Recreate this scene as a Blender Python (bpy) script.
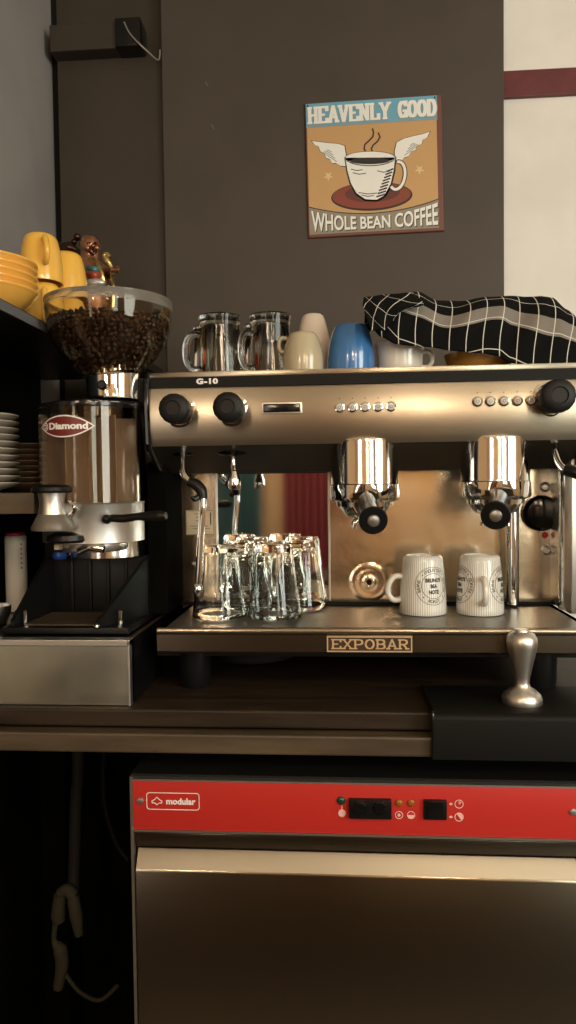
import bpy, bmesh, math, random
from mathutils import Vector, Matrix
random.seed(7)
PI = math.pi
for o in list(bpy.data.objects): bpy.data.objects.remove(o)
scn = bpy.context.scene
COL = scn.collection

# ------------------------------------------------------------------ camera
EYE = 1.243; F = 739.0
YAW, PITCH, ROLL = math.radians(4.3), math.radians(2.17), 0.0125
CAM = Vector((0, 0, EYE))
_f = Vector((-math.sin(YAW)*math.cos(PITCH), math.cos(YAW)*math.cos(PITCH), -math.sin(PITCH)))
_r0 = Vector((math.cos(YAW), math.sin(YAW), 0)); _u0 = _r0.cross(_f)
_r = math.cos(ROLL)*_r0 - math.sin(ROLL)*_u0
_u = math.cos(ROLL)*_u0 + math.sin(ROLL)*_r0
cam = bpy.data.cameras.new('camera'); co = bpy.data.objects.new('camera', cam); COL.objects.link(co)
cam.sensor_fit = 'VERTICAL'; cam.sensor_height = 24.0; cam.lens = 24.0*F/1024
cam.clip_start = 0.02
m = Matrix((_r, _u, -_f)).transposed().to_4x4(); m.translation = CAM
co.matrix_world = m
scn.camera = co

def P(x, y, Y):            # point of the plane at depth Y seen at this place of the photograph
    d = _f*F + _r*(x-288) + _u*(512-y)
    return CAM + d*(Y/d.y)
def PX(x, y, X):
    d = _f*F + _r*(x-288) + _u*(512-y)
    return CAM + d*(X/d.x)
def W(px, Y): return px*Y/F

# ------------------------------------------------------------------ world, lights, exposure
w = bpy.data.worlds.new('world'); scn.world = w; w.use_nodes = True
bg = w.node_tree.nodes['Background']; bg.inputs[0].default_value = (0.75, 0.85, 0.9, 1); bg.inputs[1].default_value = 0.25
def area(name, loc, target, sx, sy, power, col):
    l = bpy.data.lights.new(name, 'AREA'); l.shape = 'RECTANGLE'; l.size = sx; l.size_y = sy; l.energy = power; l.color = col
    o = bpy.data.objects.new(name, l); COL.objects.link(o); o.location = loc
    o.rotation_euler = (Vector(target)-Vector(loc)).to_track_quat('-Z', 'Y').to_euler(); return o
# daylight coming in at the windows behind the bar guest (right and rear wall)
area('daylight_side_window', (2.70, -0.7, 1.75), (0.0, 0.6, 1.5), 1.9, 1.7, 95, (0.97, 1.0, 0.92))
area('daylight_rear_window', (1.75, -2.9, 1.7), (0.7, 1.5, 1.5), 0.8, 1.4, 21, (0.93, 1.0, 0.86))
area('rear_left_fill', (-1.5, -2.9, 1.5), (-0.4, 1.5, 1.5), 0.35, 1.9, 6, (1.0, 0.95, 0.85))  # added narrow area light at the rear left, unseen
scn.view_settings.view_transform = 'Standard'; scn.view_settings.look = 'None'
scn.view_settings.gamma = 1; scn.view_settings.use_curve_mapping = False
scn.view_settings.exposure = 0.0

# ------------------------------------------------------------------ materials
def mat(name, color, rough=0.5, metal=0.0, **kw):
    m = bpy.data.materials.new(name); m.use_nodes = True
    b = m.node_tree.nodes['Principled BSDF']
    b.inputs['Base Color'].default_value = (*color, 1)
    b.inputs['Roughness'].default_value = rough; b.inputs['Metallic'].default_value = metal
    for k, v in kw.items():
        b.inputs[k.replace('_', ' ')].default_value = v
    return m
def nd(m, t, **kw):
    n = m.node_tree.nodes.new(t)
    for k, v in kw.items(): setattr(n, k, v)
    return n
def lk(m, a, b): m.node_tree.links.new(a, b)
def noisy(m, scale, c1, c2, lo=0.35, hi=0.65, stretch=(1,1,1), detail=4, bump=0, bdist=0.001, rough=None):
    b = m.node_tree.nodes['Principled BSDF']
    tc = nd(m, 'ShaderNodeTexCoord'); mp = nd(m, 'ShaderNodeMapping'); mp.inputs['Scale'].default_value = stretch
    nz = nd(m, 'ShaderNodeTexNoise'); nz.inputs['Scale'].default_value = scale; nz.inputs['Detail'].default_value = detail
    lk(m, tc.outputs['Object'], mp.inputs[0]); lk(m, mp.outputs[0], nz.inputs['Vector'])
    if c1:
        cr = nd(m, 'ShaderNodeValToRGB'); cr.color_ramp.elements[0].position = lo; cr.color_ramp.elements[1].position = hi
        cr.color_ramp.elements[0].color = (*c1, 1); cr.color_ramp.elements[1].color = (*c2, 1)
        lk(m, nz.outputs['Fac'], cr.inputs[0]); lk(m, cr.outputs[0], b.inputs['Base Color'])
    if bump:
        bp = nd(m, 'ShaderNodeBump'); bp.inputs['Strength'].default_value = bump; bp.inputs['Distance'].default_value = bdist
        lk(m, nz.outputs['Fac'], bp.inputs['Height']); lk(m, bp.outputs[0], b.inputs['Normal'])
    if rough:
        mr = nd(m, 'ShaderNodeMapRange'); mr.inputs[3].default_value = rough[0]; mr.inputs[4].default_value = rough[1]
        mr.inputs[1].default_value = 0.3; mr.inputs[2].default_value = 0.7
        lk(m, nz.outputs['Fac'], mr.inputs[0]); lk(m, mr.outputs[0], b.inputs['Roughness'])
    return m
def brushed(name, col, rough, aniso=0.75):
    m = mat(name, col, rough, 1.0)
    b = m.node_tree.nodes['Principled BSDF']; b.inputs['Anisotropic'].default_value = aniso
    cx = nd(m, 'ShaderNodeCombineXYZ'); cx.inputs[2].default_value = 1.0; lk(m, cx.outputs[0], b.inputs['Tangent'])
    return m
M = {}
M['wall_brown'] = noisy(mat('brown_wall_paint', (.05,.04,.033), .6), 6, (.050,.039,.029), (.060,.047,.036), bump=.15)
M['board_brown'] = noisy(mat('dark_board', (.03,.024,.018), .6), 6, (.033,.024,.016), (.041,.030,.021), bump=.15)
M['wall_grey'] = noisy(mat('grey_side_wall', (.15,.15,.16), .7), 4, (.22,.205,.20), (.27,.255,.245), bump=.3, bdist=.003)
M['wall_white'] = noisy(mat('white_plaster', (.7,.68,.63), .8), 8, (.74,.72,.67), (.80,.78,.73), bump=.5, bdist=.002)
M['burgundy'] = noisy(mat('burgundy_paint', (.1,.015,.02), .45), 20, (.10,.016,.020), (.13,.024,.026))
M['black'] = mat('black_plastic', (.006,.006,.006), .35, Specular_IOR_Level=.3)
M['blacksoft'] = mat('black_bakelite', (.006,.006,.006), .5, Specular_IOR_Level=.3)
M['blackmatte'] = mat('black_matte', (.006,.006,.005), .6, Specular_IOR_Level=.2)
M['void'] = mat('black_and_shade', (.003,.003,.002), .9, Specular_IOR_Level=.05)  # near-black: under-counter shade in the colour; also the truly black side panel
M['blackgloss'] = mat('black_gloss', (.006,.006,.006), .14)
M['steel'] = brushed('brushed_steel', (.47,.42,.34), .30, .75)
M['steel_door'] = brushed('brushed_door_steel', (.38,.33,.25), .17, .6)
M['steel_tray'] = brushed('brushed_tray_steel', (.50,.43,.34), .17, .4)
M['polished'] = noisy(mat('polished_steel', (.78,.66,.50), .14, 1.0), 9, None, None, bump=.22, bdist=.006, rough=(.14,.24))
M['chromesoft'] = mat('group_chrome', (.88,.86,.82), .11, 1.0)
M['chrome'] = mat('chrome', (.86,.86,.85), .05, 1.0)
M['alu'] = mat('satin_aluminium', (.74,.72,.68), .36, 1.0)
M['satin'] = mat('satin_chrome', (.80,.78,.74), .16, 1.0)
M['brass'] = mat('aged_brass', (.85,.62,.36), .42, .8)
M['brassdark'] = mat('plaque_ground', (.06,.035,.02), .5, .3)
M['tray'] = noisy(mat('tray_grid', (.16,.15,.13), .35, .7), 300, (.14,.13,.12), (.22,.20,.18))
M['wood'] = noisy(mat('dark_counter_wood', (.04,.025,.015), .5, Specular_IOR_Level=.25), 5, (.016,.010,.006), (.034,.021,.012), stretch=(1,9,9), bump=.2, bdist=.001)
M['wood_edge'] = noisy(mat('counter_edge_wood', (.09,.055,.03), .5), 5, (.050,.033,.018), (.095,.064,.035), stretch=(1,9,9), bump=.2, bdist=.001)
M['red'] = mat('red_enamel', (.50,.026,.019), .38)
M['white'] = mat('white_print', (.85,.83,.8), .5)
M['pinkprint'] = mat('faded_white_print', (.85,.5,.45), .5)
M['yellow'] = mat('yellow_glaze', (.88,.50,.08), .16, Coat_Weight=.6)
M['yelloworange'] = mat('orange_yellow_glaze', (.90,.47,.09), .16, Coat_Weight=.6)
M['blue'] = mat('blue_glaze', (.045,.17,.42), .18, Coat_Weight=.6)
M['cream'] = mat('cream_glaze', (.46,.40,.27), .18, Coat_Weight=.5)
M['palepink'] = mat('pale_pink_glaze', (.74,.63,.54), .25, Coat_Weight=.4)
M['offwhite'] = mat('off_white_glaze', (.70,.67,.60), .2, Coat_Weight=.5)
M['saucer'] = mat('saucer_glaze', (.50,.44,.36), .25, Coat_Weight=.5)
M['saucerbrown'] = mat('tan_saucer_glaze', (.26,.17,.10), .3, Coat_Weight=.4)
M['bean'] = mat('coffee_bean', (.085,.036,.018), .32)
M['beandark'] = mat('bean_mass', (.018,.009,.006), .6)
M['bronze'] = noisy(mat('bronze', (.26,.10,.05), .25, .75), 30, (.16,.07,.04), (.50,.25,.14), rough=(.15,.35))
M['bronzedark'] = mat('dark_bronze', (.06,.03,.02), .25, .8)
M['gold'] = mat('gold_trim', (.6,.48,.2), .25, .9)
M['bluecap'] = mat('blue_plastic', (.02,.08,.35), .35)
M['redplastic'] = mat('red_plastic', (.6,.03,.06), .4)
M['canwhite'] = mat('can_white', (.85,.80,.71), .4)
M['label_maroon'] = mat('maroon_label', (.16,.02,.02), .35)
M['paper'] = noisy(mat('aged_label', (.60,.48,.32), .5), 40, (.56,.44,.28), (.66,.53,.36))
M['ink'] = mat('ink', (.03,.03,.035), .6)
M['inkgrey'] = mat('ink_grey', (.10,.10,.11), .6)
M['lightred'] = mat('red_indicator', (.5,.02,.02), .2)
M['amberlens'] = mat('amber_lens', (.30,.10,.01), .25)
M['greenlens'] = mat('green_lens', (.004,.05,.03), .2)
M['sign_tan'] = mat('sign_tan', (.56,.34,.15), .4)
M['sign_blue'] = mat('sign_blue', (.15,.40,.56), .4)
M['sign_grey'] = mat('sign_grey', (.27,.245,.19), .4)
M['sign_white'] = mat('sign_white', (.84,.85,.82), .4)
M['sign_red'] = mat('sign_red', (.24,.05,.03), .4)
M['sign_darkred'] = mat('sign_darkred', (.12,.03,.025), .4)
M['sign_edge'] = mat('sign_edge', (.16,.06,.045), .4)
M['sign_black'] = mat('sign_black', (.02,.02,.02), .4)
M['sign_shade'] = mat('sign_shade', (.30,.33,.33), .4)
M['sign_star'] = mat('sign_star', (.72,.55,.30), .4)
M['tarp'] = mat('clear_tape', (.35,.34,.32), .2, Alpha=.35)
M['copper'] = mat('brown_hose', (.012,.008,.005), .8)
M['dullcream'] = mat('dull_cream_plastic', (.045,.036,.018), .8)
M['floor'] = noisy(mat('floor_tiles', (.08,.06,.045), .6), 5, (.030,.022,.015), (.050,.038,.026))
M['roomwall'] = noisy(mat('warm_room_wall', (.5,.36,.22), .8), 3, (.50,.34,.19), (.60,.42,.25))
M['ceil'] = mat('ceiling_paint', (.62,.54,.42), .8)
def glass(name, col=(1,1,1), rough=0.0, ior=1.45):
    m = bpy.data.materials.new(name); m.use_nodes = True; nt = m.node_tree; nt.nodes.clear()
    out = nt.nodes.new('ShaderNodeOutputMaterial'); g = nt.nodes.new('ShaderNodeBsdfGlass')
    g.inputs[0].default_value = (*col, 1); g.inputs['Roughness'].default_value = rough; g.inputs['IOR'].default_value = ior
    nt.links.new(g.outputs[0], out.inputs[0]); return m
M['glass'] = glass('clear_glass', (.99,1.0,.99), 0.0, 1.36)
M['smoke'] = glass('smoky_plastic', (.84,.82,.76), 0.0, 1.4)
M['amber'] = glass('amber_glass', (.95,.45,.08), .05, 1.4)
M['doser'] = glass('doser_plastic', (.90,.86,.80), 0.0, 1.45)

def emit(name, col, s):
    m = bpy.data.materials.new(name); m.use_nodes = True; nt = m.node_tree; nt.nodes.clear()
    out = nt.nodes.new('ShaderNodeOutputMaterial'); e = nt.nodes.new('ShaderNodeEmission')
    e.inputs[0].default_value = (*col, 1); e.inputs[1].default_value = s
    nt.links.new(e.outputs[0], out.inputs[0]); return m
M['bulb'] = emit('warm_bulb', (1,.62,.28), 14)

# ribbed glaze: fine vertical grey lines round a mug
def ribbed():
    m = mat('ribbed_mug_glaze', (.70,.69,.62), .22, Coat_Weight=.4)
    b = m.node_tree.nodes['Principled BSDF']
    tc = nd(m, 'ShaderNodeTexCoord'); sp = nd(m, 'ShaderNodeSeparateXYZ'); lk(m, tc.outputs['Object'], sp.inputs[0])
    at = nd(m, 'ShaderNodeMath', operation='ARCTAN2'); lk(m, sp.outputs[1], at.inputs[0]); lk(m, sp.outputs[0], at.inputs[1])
    mu = nd(m, 'ShaderNodeMath', operation='MULTIPLY'); mu.inputs[1].default_value = 64; lk(m, at.outputs[0], mu.inputs[0])
    si = nd(m, 'ShaderNodeMath', operation='SINE'); lk(m, mu.outputs[0], si.inputs[0])
    cr = nd(m, 'ShaderNodeValToRGB'); cr.color_ramp.elements[0].position = .0; cr.color_ramp.elements[1].position = .8
    cr.color_ramp.elements[0].color = (.56,.54,.49,1); cr.color_ramp.elements[1].color = (.86,.86,.80,1)
    ad = nd(m, 'ShaderNodeMath', operation='ADD'); ad.inputs[1].default_value = .55; lk(m, si.outputs[0], ad.inputs[0])
    lk(m, ad.outputs[0], cr.inputs[0])
    cr.color_ramp.elements.new(.5).color = (.82,.82,.76,1)
    lk(m, cr.outputs[0], b.inputs['Base Color']); return m
M['ribbed'] = ribbed()

# checked towel, uv in metres: u along the towel, v across
def towel_mat():
    m = mat('checked_cotton', (.02,.02,.02), .95, Specular_IOR_Level=.1)
    b = m.node_tree.nodes['Principled BSDF']
    uv = nd(m, 'ShaderNodeUVMap'); sp = nd(m, 'ShaderNodeSeparateXYZ'); lk(m, uv.outputs[0], sp.inputs[0])
    def line(src, period, half, off=0.0):
        a = nd(m, 'ShaderNodeMath', operation='ADD'); a.inputs[1].default_value = off; lk(m, src, a.inputs[0])
        f = nd(m, 'ShaderNodeMath', operation='PINGPONG'); f.inputs[1].default_value = period/2; lk(m, a.outputs[0], f.inputs[0])
        l = nd(m, 'ShaderNodeMath', operation='LESS_THAN'); l.inputs[1].default_value = half; lk(m, f.outputs[0], l.inputs[0])
        return l.outputs[0]
    u, v = sp.outputs[0], sp.outputs[1]
    nz = nd(m, 'ShaderNodeTexNoise'); nz.inputs['Scale'].default_value = 900; lk(m, uv.outputs[0], nz.inputs['Vector'])
    lu = line(u, .0265, .0007); lv = line(v, .040, .0005, .004)
    band = nd(m, 'ShaderNodeMath', operation='COMPARE'); band.inputs[1].default_value = .068; band.inputs[2].default_value = .0115; lk(m, v, band.inputs[0])
    mx = nd(m, 'ShaderNodeMix', data_type='RGBA'); lk(m, band.outputs[0], mx.inputs[0])
    mx.inputs[6].default_value = (.006,.006,.006,1)
    cr = nd(m, 'ShaderNodeValToRGB'); cr.color_ramp.elements[0].color = (.05,.045,.04,1); cr.color_ramp.elements[1].color = (.36,.33,.29,1)
    lk(m, nz.outputs['Fac'], cr.inputs[0]); lk(m, cr.outputs[0], mx.inputs[7])
    ml = nd(m, 'ShaderNodeMath', operation='MAXIMUM'); lk(m, lu, ml.inputs[0]); lk(m, lv, ml.inputs[1])
    m2 = nd(m, 'ShaderNodeMix', data_type='RGBA'); lk(m, ml.outputs[0], m2.inputs[0]); lk(m, mx.outputs[2], m2.inputs[6])
    m2.inputs[7].default_value = (.62,.60,.54,1); lk(m, m2.outputs[2], b.inputs['Base Color'])
    bp = nd(m, 'ShaderNodeBump'); bp.inputs['Strength'].default_value = .3; bp.inputs['Distance'].default_value = .0006
    lk(m, nz.outputs['Fac'], bp.inputs['Height']); lk(m, bp.outputs[0], b.inputs['Normal'])
    return m
M['towel'] = towel_mat()

# ------------------------------------------------------------------ mesh helpers
class MB:
    def __init__(s): s.b = bmesh.new()
    def _add(s, verts, faces):
        vs = [s.b.verts.new(v) for v in verts]
        for f in faces:
            try: s.b.faces.new([vs[i] for i in f])
            except ValueError: pass
        return vs
    def box(s, a, b, bev=0):
        x0,x1 = sorted((a[0],b[0])); y0,y1 = sorted((a[1],b[1])); z0,z1 = sorted((a[2],b[2]))
        vs = s._add([(x,y,z) for x in (x0,x1) for y in (y0,y1) for z in (z0,z1)],
            [(0,1,3,2),(4,6,7,5),(0,4,5,1),(2,3,7,6),(0,2,6,4),(1,5,7,3)])
        if bev:
            es = list({e for v in vs for e in v.link_edges})
            bmesh.ops.bevel(s.b, geom=es, offset=bev, segments=2, affect='EDGES', profile=.6)
        return s
    def prism(s, poly, axis, c0, c1):
        """poly: 2-D outline; axis 'x' -> (y,z), 'y' -> (x,z), 'z' -> (x,y)"""
        def q(p, c):
            return {'x':(c,p[0],p[1]), 'y':(p[0],c,p[1]), 'z':(p[0],p[1],c)}[axis]
        n = len(poly); vs = [q(p,c0) for p in poly]+[q(p,c1) for p in poly]
        s._add(vs, [tuple(range(n)), tuple(range(2*n-1, n-1, -1))]+[(i,(i+1)%n,n+(i+1)%n,n+i) for i in range(n)])
        return s
    def lathe(s, prof, c=(0,0,0), seg=48, mtx=None, sx=1, wob=None):
        c = Vector(c); rows = []
        for r, z in prof:
            if r < 1e-6:
                p = Vector((0,0,z)); p = (mtx @ p) if mtx else p
                rows.append([s.b.verts.new(p+c)])
            else:
                row = []
                for i in range(seg):
                    a = 2*PI*i/seg; rr = r*(wob(a, z) if wob else 1)
                    p = Vector((rr*math.cos(a)*sx, rr*math.sin(a), z)); p = (mtx @ p) if mtx else p
                    row.append(s.b.verts.new(p+c))
                rows.append(row)
        for A, B in zip(rows, rows[1:]):
            if len(A) == 1 and len(B) == 1: continue
            for i in range(seg):
                j = (i+1) % seg
                if len(A) == 1: s.b.faces.new((A[0], B[i], B[j]))
                elif len(B) == 1: s.b.faces.new((A[i], B[0], A[j]))
                else: s.b.faces.new((A[i], B[i], B[j], A[j]))
        return s
    def cyl(s, p0, p1, r0, r1=None, seg=32, bev=0):
        r1 = r0 if r1 is None else r1
        p0 = Vector(p0); p1 = Vector(p1); d = p1-p0; L = d.length
        q = Vector((0,0,1)).rotation_difference(d.normalized()).to_matrix()
        if bev: pr = [(0,0),(r0-bev,0),(r0,bev),(r1,L-bev),(r1-bev,L),(0,L)]
        else: pr = [(0,0),(r0,0),(r1,L),(0,L)]
        return s.lathe(pr, p0, seg, q)
    def tube(s, pts, r, seg=12, n=6, closed=False, flat=1.0):
        """smooth tube through the points; r may be a list"""
        pts = [Vector(p) for p in pts]; R = r if isinstance(r, (list,tuple)) else [r]*len(pts)
        Q, RR = [], []
        N = len(pts)
        rng = range(N) if closed else range(N-1)
        for i in rng:
            if closed: a,b,c,d = pts[(i-1)%N],pts[i],pts[(i+1)%N],pts[(i+2)%N]
            else: a,b,c,d = pts[max(i-1,0)],pts[i],pts[i+1],pts[min(i+2,N-1)]
            for k in range(n):
                t = k/n
                Q.append(.5*((2*b)+(c-a)*t+(2*a-5*b+4*c-d)*t*t+(3*b-a-3*c+d)*t**3))
                RR.append(R[i]*(1-t)+R[(i+1)%N]*t)
        if not closed: Q.append(pts[-1]); RR.append(R[-1])
        rows = []; m = len(Q); prev = None
        for i, p in enumerate(Q):
            if closed: t = (Q[(i+1)%m]-Q[(i-1)%m]).normalized()
            else: t = (Q[min(i+1,m-1)]-Q[max(i-1,0)]).normalized()
            if prev is None:
                up = Vector((0,0,1)) if abs(t.z) < .9 else Vector((0,1,0))
                nrm = (up - t*up.dot(t)).normalized()
            else: nrm = (prev - t*prev.dot(t)).normalized()
            prev = nrm; bn = t.cross(nrm)
            rows.append([s.b.verts.new(p+RR[i]*(math.cos(2*PI*k/seg)*nrm + flat*math.sin(2*PI*k/seg)*bn)) for k in range(seg)])
        pairs = list(zip(rows, rows[1:]))
        if closed: pairs.append((rows[-1], rows[0]))
        for A, B in pairs:
            for k in range(seg):
                s.b.faces.new((A[k],A[(k+1)%seg],B[(k+1)%seg],B[k]))
        if not closed:
            s.b.faces.new(rows[0][::-1]); s.b.faces.new(rows[-1])
        return s
    def ball(s, c, r, sc=(1,1,1), seg=20, rot=None):
        n = max(seg//2, 6)
        mtx = Matrix.Diagonal(sc); mtx = (rot @ mtx) if rot else mtx
        return s.lathe([(r*math.sin(PI*i/n), -r*math.cos(PI*i/n)) for i in range(n+1)], c, seg, mtx)
    def build(s, name, m, parent=None, loc=None, smooth=True, bevel=0, ang=35, recalc=True):
        """parent: thing or part; vertices are given in the thing's frame shifted by its base"""
        if recalc: bmesh.ops.recalc_face_normals(s.b, faces=s.b.faces)
        base = Vector((0,0,0))
        if parent is not None: base = BASE[parent.name]
        elif loc is not None: base = Vector(loc)
        me = bpy.data.meshes.new(name)
        bmesh.ops.translate(s.b, verts=s.b.verts, vec=-base)
        s.b.to_mesh(me); s.b.free()
        me.materials.append(m)
        if smooth:
            me.shade_smooth(); me.set_sharp_from_angle(angle=math.radians(ang))
        o = bpy.data.objects.new(name, me); COL.objects.link(o)
        BASE[o.name] = base
        if parent is not None: o.parent = parent
        else: o.location = base
        if bevel:
            bv = o.modifiers.new('bevel', 'BEVEL'); bv.width = bevel; bv.segments = 2; bv.limit_method = 'ANGLE'; bv.angle_limit = math.radians(40)
        return o
BASE = {}
def thing(name, label, cat, loc=(0,0,0), group=None):
    o = bpy.data.objects.new(name, None); COL.objects.link(o); o.location = loc; o.empty_display_size = .05
    BASE[o.name] = Vector(loc); return tag(o, label, cat, group)
def tag(o, label, cat, group=None, kind=None):
    o['label'] = label; o['category'] = cat
    if group: o['group'] = group
    if kind: o['kind'] = kind
    return o
def struct(o): o['kind'] = 'structure'; return o
def kids(o): return [c for c in bpy.data.objects if c.parent == o]
def copy_tree(o, parent=None, loc=None, label=None, rz=None, scale=None):
    c = o.copy(); COL.objects.link(c); BASE[c.name] = BASE[o.name]
    if parent is not None: c.parent = parent
    else:
        if loc is not None: c.location = loc
        if rz is not None: c.rotation_euler = (0,0,rz)
        if label: c['label'] = label
        if scale: c.scale = scale
    for ch in kids(o): copy_tree(ch, c)
    return c
def plab(o, s): o['label'] = s; return o

# text: flat lettering as mesh in the x-z plane, centred, given height
def text_mesh(txt, size, ext=.0004, off=0.0, sx=1.0, space=1.0):
    cu = bpy.data.curves.new('t', 'FONT'); cu.body = txt; cu.size = size; cu.extrude = ext; cu.offset = off
    cu.align_x = 'CENTER'; cu.align_y = 'CENTER'; cu.space_character = space; cu.resolution_u = 4
    ob = bpy.data.objects.new('t', cu); COL.objects.link(ob)
    dg = bpy.context.evaluated_depsgraph_get(); me = bpy.data.meshes.new_from_object(ob.evaluated_get(dg))
    bpy.data.objects.remove(ob); bpy.data.curves.remove(cu)
    vs = [Vector((v.co.x*sx, v.co.y, v.co.z)) for v in me.vertices]; fs = [tuple(p.vertices) for p in me.polygons]
    bpy.data.meshes.remove(me); return vs, fs
def text_on(mb, txt, size, fn, **kw):
    vs, fs = text_mesh(txt, size, **kw); mb._add([fn(v) for v in vs], fs); return mb
def front(c, tilt=0.0, push=1.0):      # lettering standing on a face that looks towards -y
    c = Vector(c); ct, st = math.cos(tilt), math.sin(tilt)
    return lambda v: c + Vector((v.x*ct - v.y*st, -v.z*push, v.x*st + v.y*ct))

# slab letters from strokes on a unit cell
def arc(cx, cy, rx, ry, a0, a1, n=10):
    return [(cx+rx*math.cos(math.radians(a0+(a1-a0)*i/n)), cy+ry*math.sin(math.radians(a0+(a1-a0)*i/n))) for i in range(n+1)]
GL = {
 'H': ([[(.2,0),(.2,1)],[(.8,0),(.8,1)],[(.2,.5),(.8,.5)]], [(.2,0),(.2,1),(.8,0),(.8,1)]),
 'E': ([[(.2,0),(.2,1)],[(.05,.06),(.9,.06)],[(.05,.94),(.9,.94)],[(.2,.5),(.65,.5)],[(.88,.0),(.88,.28)],[(.88,1),(.88,.72)]], []),
 'A': ([[(.15,0),(.5,1)],[(.5,1),(.85,0)],[(.28,.33),(.72,.33)]], [(.15,0),(.85,0)]),
 'V': ([[(.15,1),(.5,0)],[(.5,0),(.85,1)]], [(.15,1),(.85,1)]),
 'N': ([[(.2,0),(.2,1)],[(.2,1),(.8,0)],[(.8,0),(.8,1)]], [(.2,0),(.2,1),(.8,1)]),
 'L': ([[(.25,0),(.25,1)],[(.1,.06),(.9,.06)],[(.88,0),(.88,.35)]], [(.25,1)]),
 'Y': ([[(.12,1),(.5,.45)],[(.88,1),(.5,.45)],[(.5,.5),(.5,0)]], [(.12,1),(.88,1),(.5,0)]),
 'G': ([arc(.5,.5,.36,.44,50,330,14),[(.5,.42),(.9,.42)],[(.84,.42),(.84,.05)],[(.8,.7),(.8,.98)]], []),
 'O': ([arc(.5,.5,.36,.44,0,360,18)], []),
 'D': ([[(.2,0),(.2,1)],[(.05,.06),(.5,.06)],[(.05,.94),(.5,.94)],arc(.48,.5,.36,.44,-90,90,10)], []),
 'X': ([[(.15,0),(.85,1)],[(.15,1),(.85,0)]], [(.15,0),(.85,0),(.15,1),(.85,1)]),
 'P': ([[(.2,0),(.2,1)],[(.05,.94),(.55,.94)],[(.2,.45),(.55,.45)],arc(.55,.695,.3,.245,-90,90,8)], [(.2,0)]),
 'B': ([[(.2,0),(.2,1)],[(.05,.94),(.55,.94)],[(.05,.06),(.55,.06)],[(.2,.5),(.55,.5)],arc(.55,.72,.26,.22,-90,90,8),arc(.55,.28,.3,.22,-90,90,8)], []),
 'R': ([[(.2,0),(.2,1)],[(.05,.94),(.55,.94)],[(.2,.48),(.55,.48)],arc(.55,.71,.28,.23,-90,90,8),[(.5,.48),(.85,0)]], [(.2,0),(.85,0)]),
}
def slab(mb, txt, x0, x1, fy, fn, thick, sw=.17, depth=.0006, serif=.17, cap=None):
    """txt from x0 to x1; fy(x)->(baseline, top); fn(x, y, d) -> 3-D point"""
    n = sum(.55 if c == ' ' else 1 for c in txt); cw = (x1-x0)/n; x = x0
    for ch in txt:
        if ch == ' ': x += .55*cw; continue
        st, se = GL[ch]
        segs = []
        for pl in st: segs += list(zip(pl, pl[1:]))
        for (sx_, sy_) in se:
            yy = .06 if sy_ == 0 else .94
            segs.append(((sx_-serif,yy),(sx_+serif,yy)))
        b, t = fy(x+cw/2); h = t-b
        for si, (a, c) in enumerate(segs):
            dd_ = depth+si*1.2e-5
            ax, ay = x+a[0]*cw, a[1]; cx_, cy_ = x+c[0]*cw, c[1]
            A = Vector((ax, b+ay*h)); C = Vector((cx_, b+cy_*h)); d = C-A
            if d.length < 1e-6: continue
            d.normalize(); nn = Vector((-d.y, d.x))
            horiz = abs(d.x) > abs(d.y)*2
            wd = (thick*.62 if horiz else thick)/2
            e = thick*.12
            q = [A-d*e+nn*wd, C+d*e+nn*wd, C+d*e-nn*wd, A-d*e-nn*wd]
            q = [Vector((p.x, min(max(p.y, b), t))) for p in q]
            mb._add([fn(p.x,p.y,0) for p in q]+[fn(p.x,p.y,dd_) for p in q],
                [(0,1,2,3),(7,6,5,4),(0,4,5,1),(1,5,6,2),(2,6,7,3),(3,7,4,0)])
        x += cw
    return mb

# ------------------------------------------------------------------ key depths and levels
YW = 1.68                                     # face of the brown wall panel
Z_CNT = EYE-.332                              # counter top
XWL = P(55,150,1.72).x                        # grey side wall
X_EDGE = P(504,100,YW).x                      # right end of the brown panel

# ------------------------------------------------------------------ room
struct(MB().box((XWL-.1,1.72,0),(3.0,1.82,2.7)).build('wall_back', M['wall_white'], smooth=False))
struct(MB().box((XWL-.1,.80,0),(XWL,1.72,2.7)).build('wall_left', M['wall_grey'], smooth=False))
struct(MB().box((-2.6,.70,0),(XWL,.80,2.7)).build('wall_left_return', M['roomwall'], smooth=False))
struct(MB().box((-2.7,-3.1,0),(-2.6,.80,2.7)).build('wall_left_far', M['roomwall'], smooth=False))
struct(MB().box((-2.7,-3.1,0),(3.0,-3.0,2.7)).build('wall_front', M['roomwall'], smooth=False))
struct(MB().box((2.8,-3.0,0),(2.9,1.72,2.7)).build('wall_right', M['roomwall'], smooth=False))
struct(MB().box((-2.7,-3.1,-.05),(3.0,1.82,0)).build('floor', M['floor'], smooth=False))
struct(MB().box((-2.7,-3.1,2.7),(3.0,1.82,2.75)).build('ceiling', M['ceil'], smooth=False))
struct(MB().box((P(163,150,YW).x,YW,Z_CNT-.25),(X_EDGE,1.72,2.7)).build('wall_back_panel', M['wall_brown'], smooth=False, bevel=.002))
# left board, set a little deeper, with a dark gap beside the side wall
xb0 = P(61,200,1.70).x; xb1 = P(163,150,YW).x-.002
zt = P(110,57,1.695).z
struct(MB().box((xb0,1.695,Z_CNT-.25),(xb1,1.72,zt)).build('trim_1', M['board_brown'], smooth=False, bevel=.002))
struct(MB().box((xb0-.004,1.71,zt),(xb1,1.72,2.7)).build('trim_2', M['board_brown'], smooth=False))
struct(MB().box((XWL,1.715,0),(xb0,1.72,2.7)).build('trim_3', M['blackmatte'], smooth=False))
# burgundy rail on the white wall
z0 = P(530,97.5,1.715).z; z1 = P(530,71,1.715).z
struct(MB().box((X_EDGE,1.708,z0),(2.8,1.72,z1)).build('trim_4', M['burgundy'], smooth=False, bevel=.002))
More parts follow.
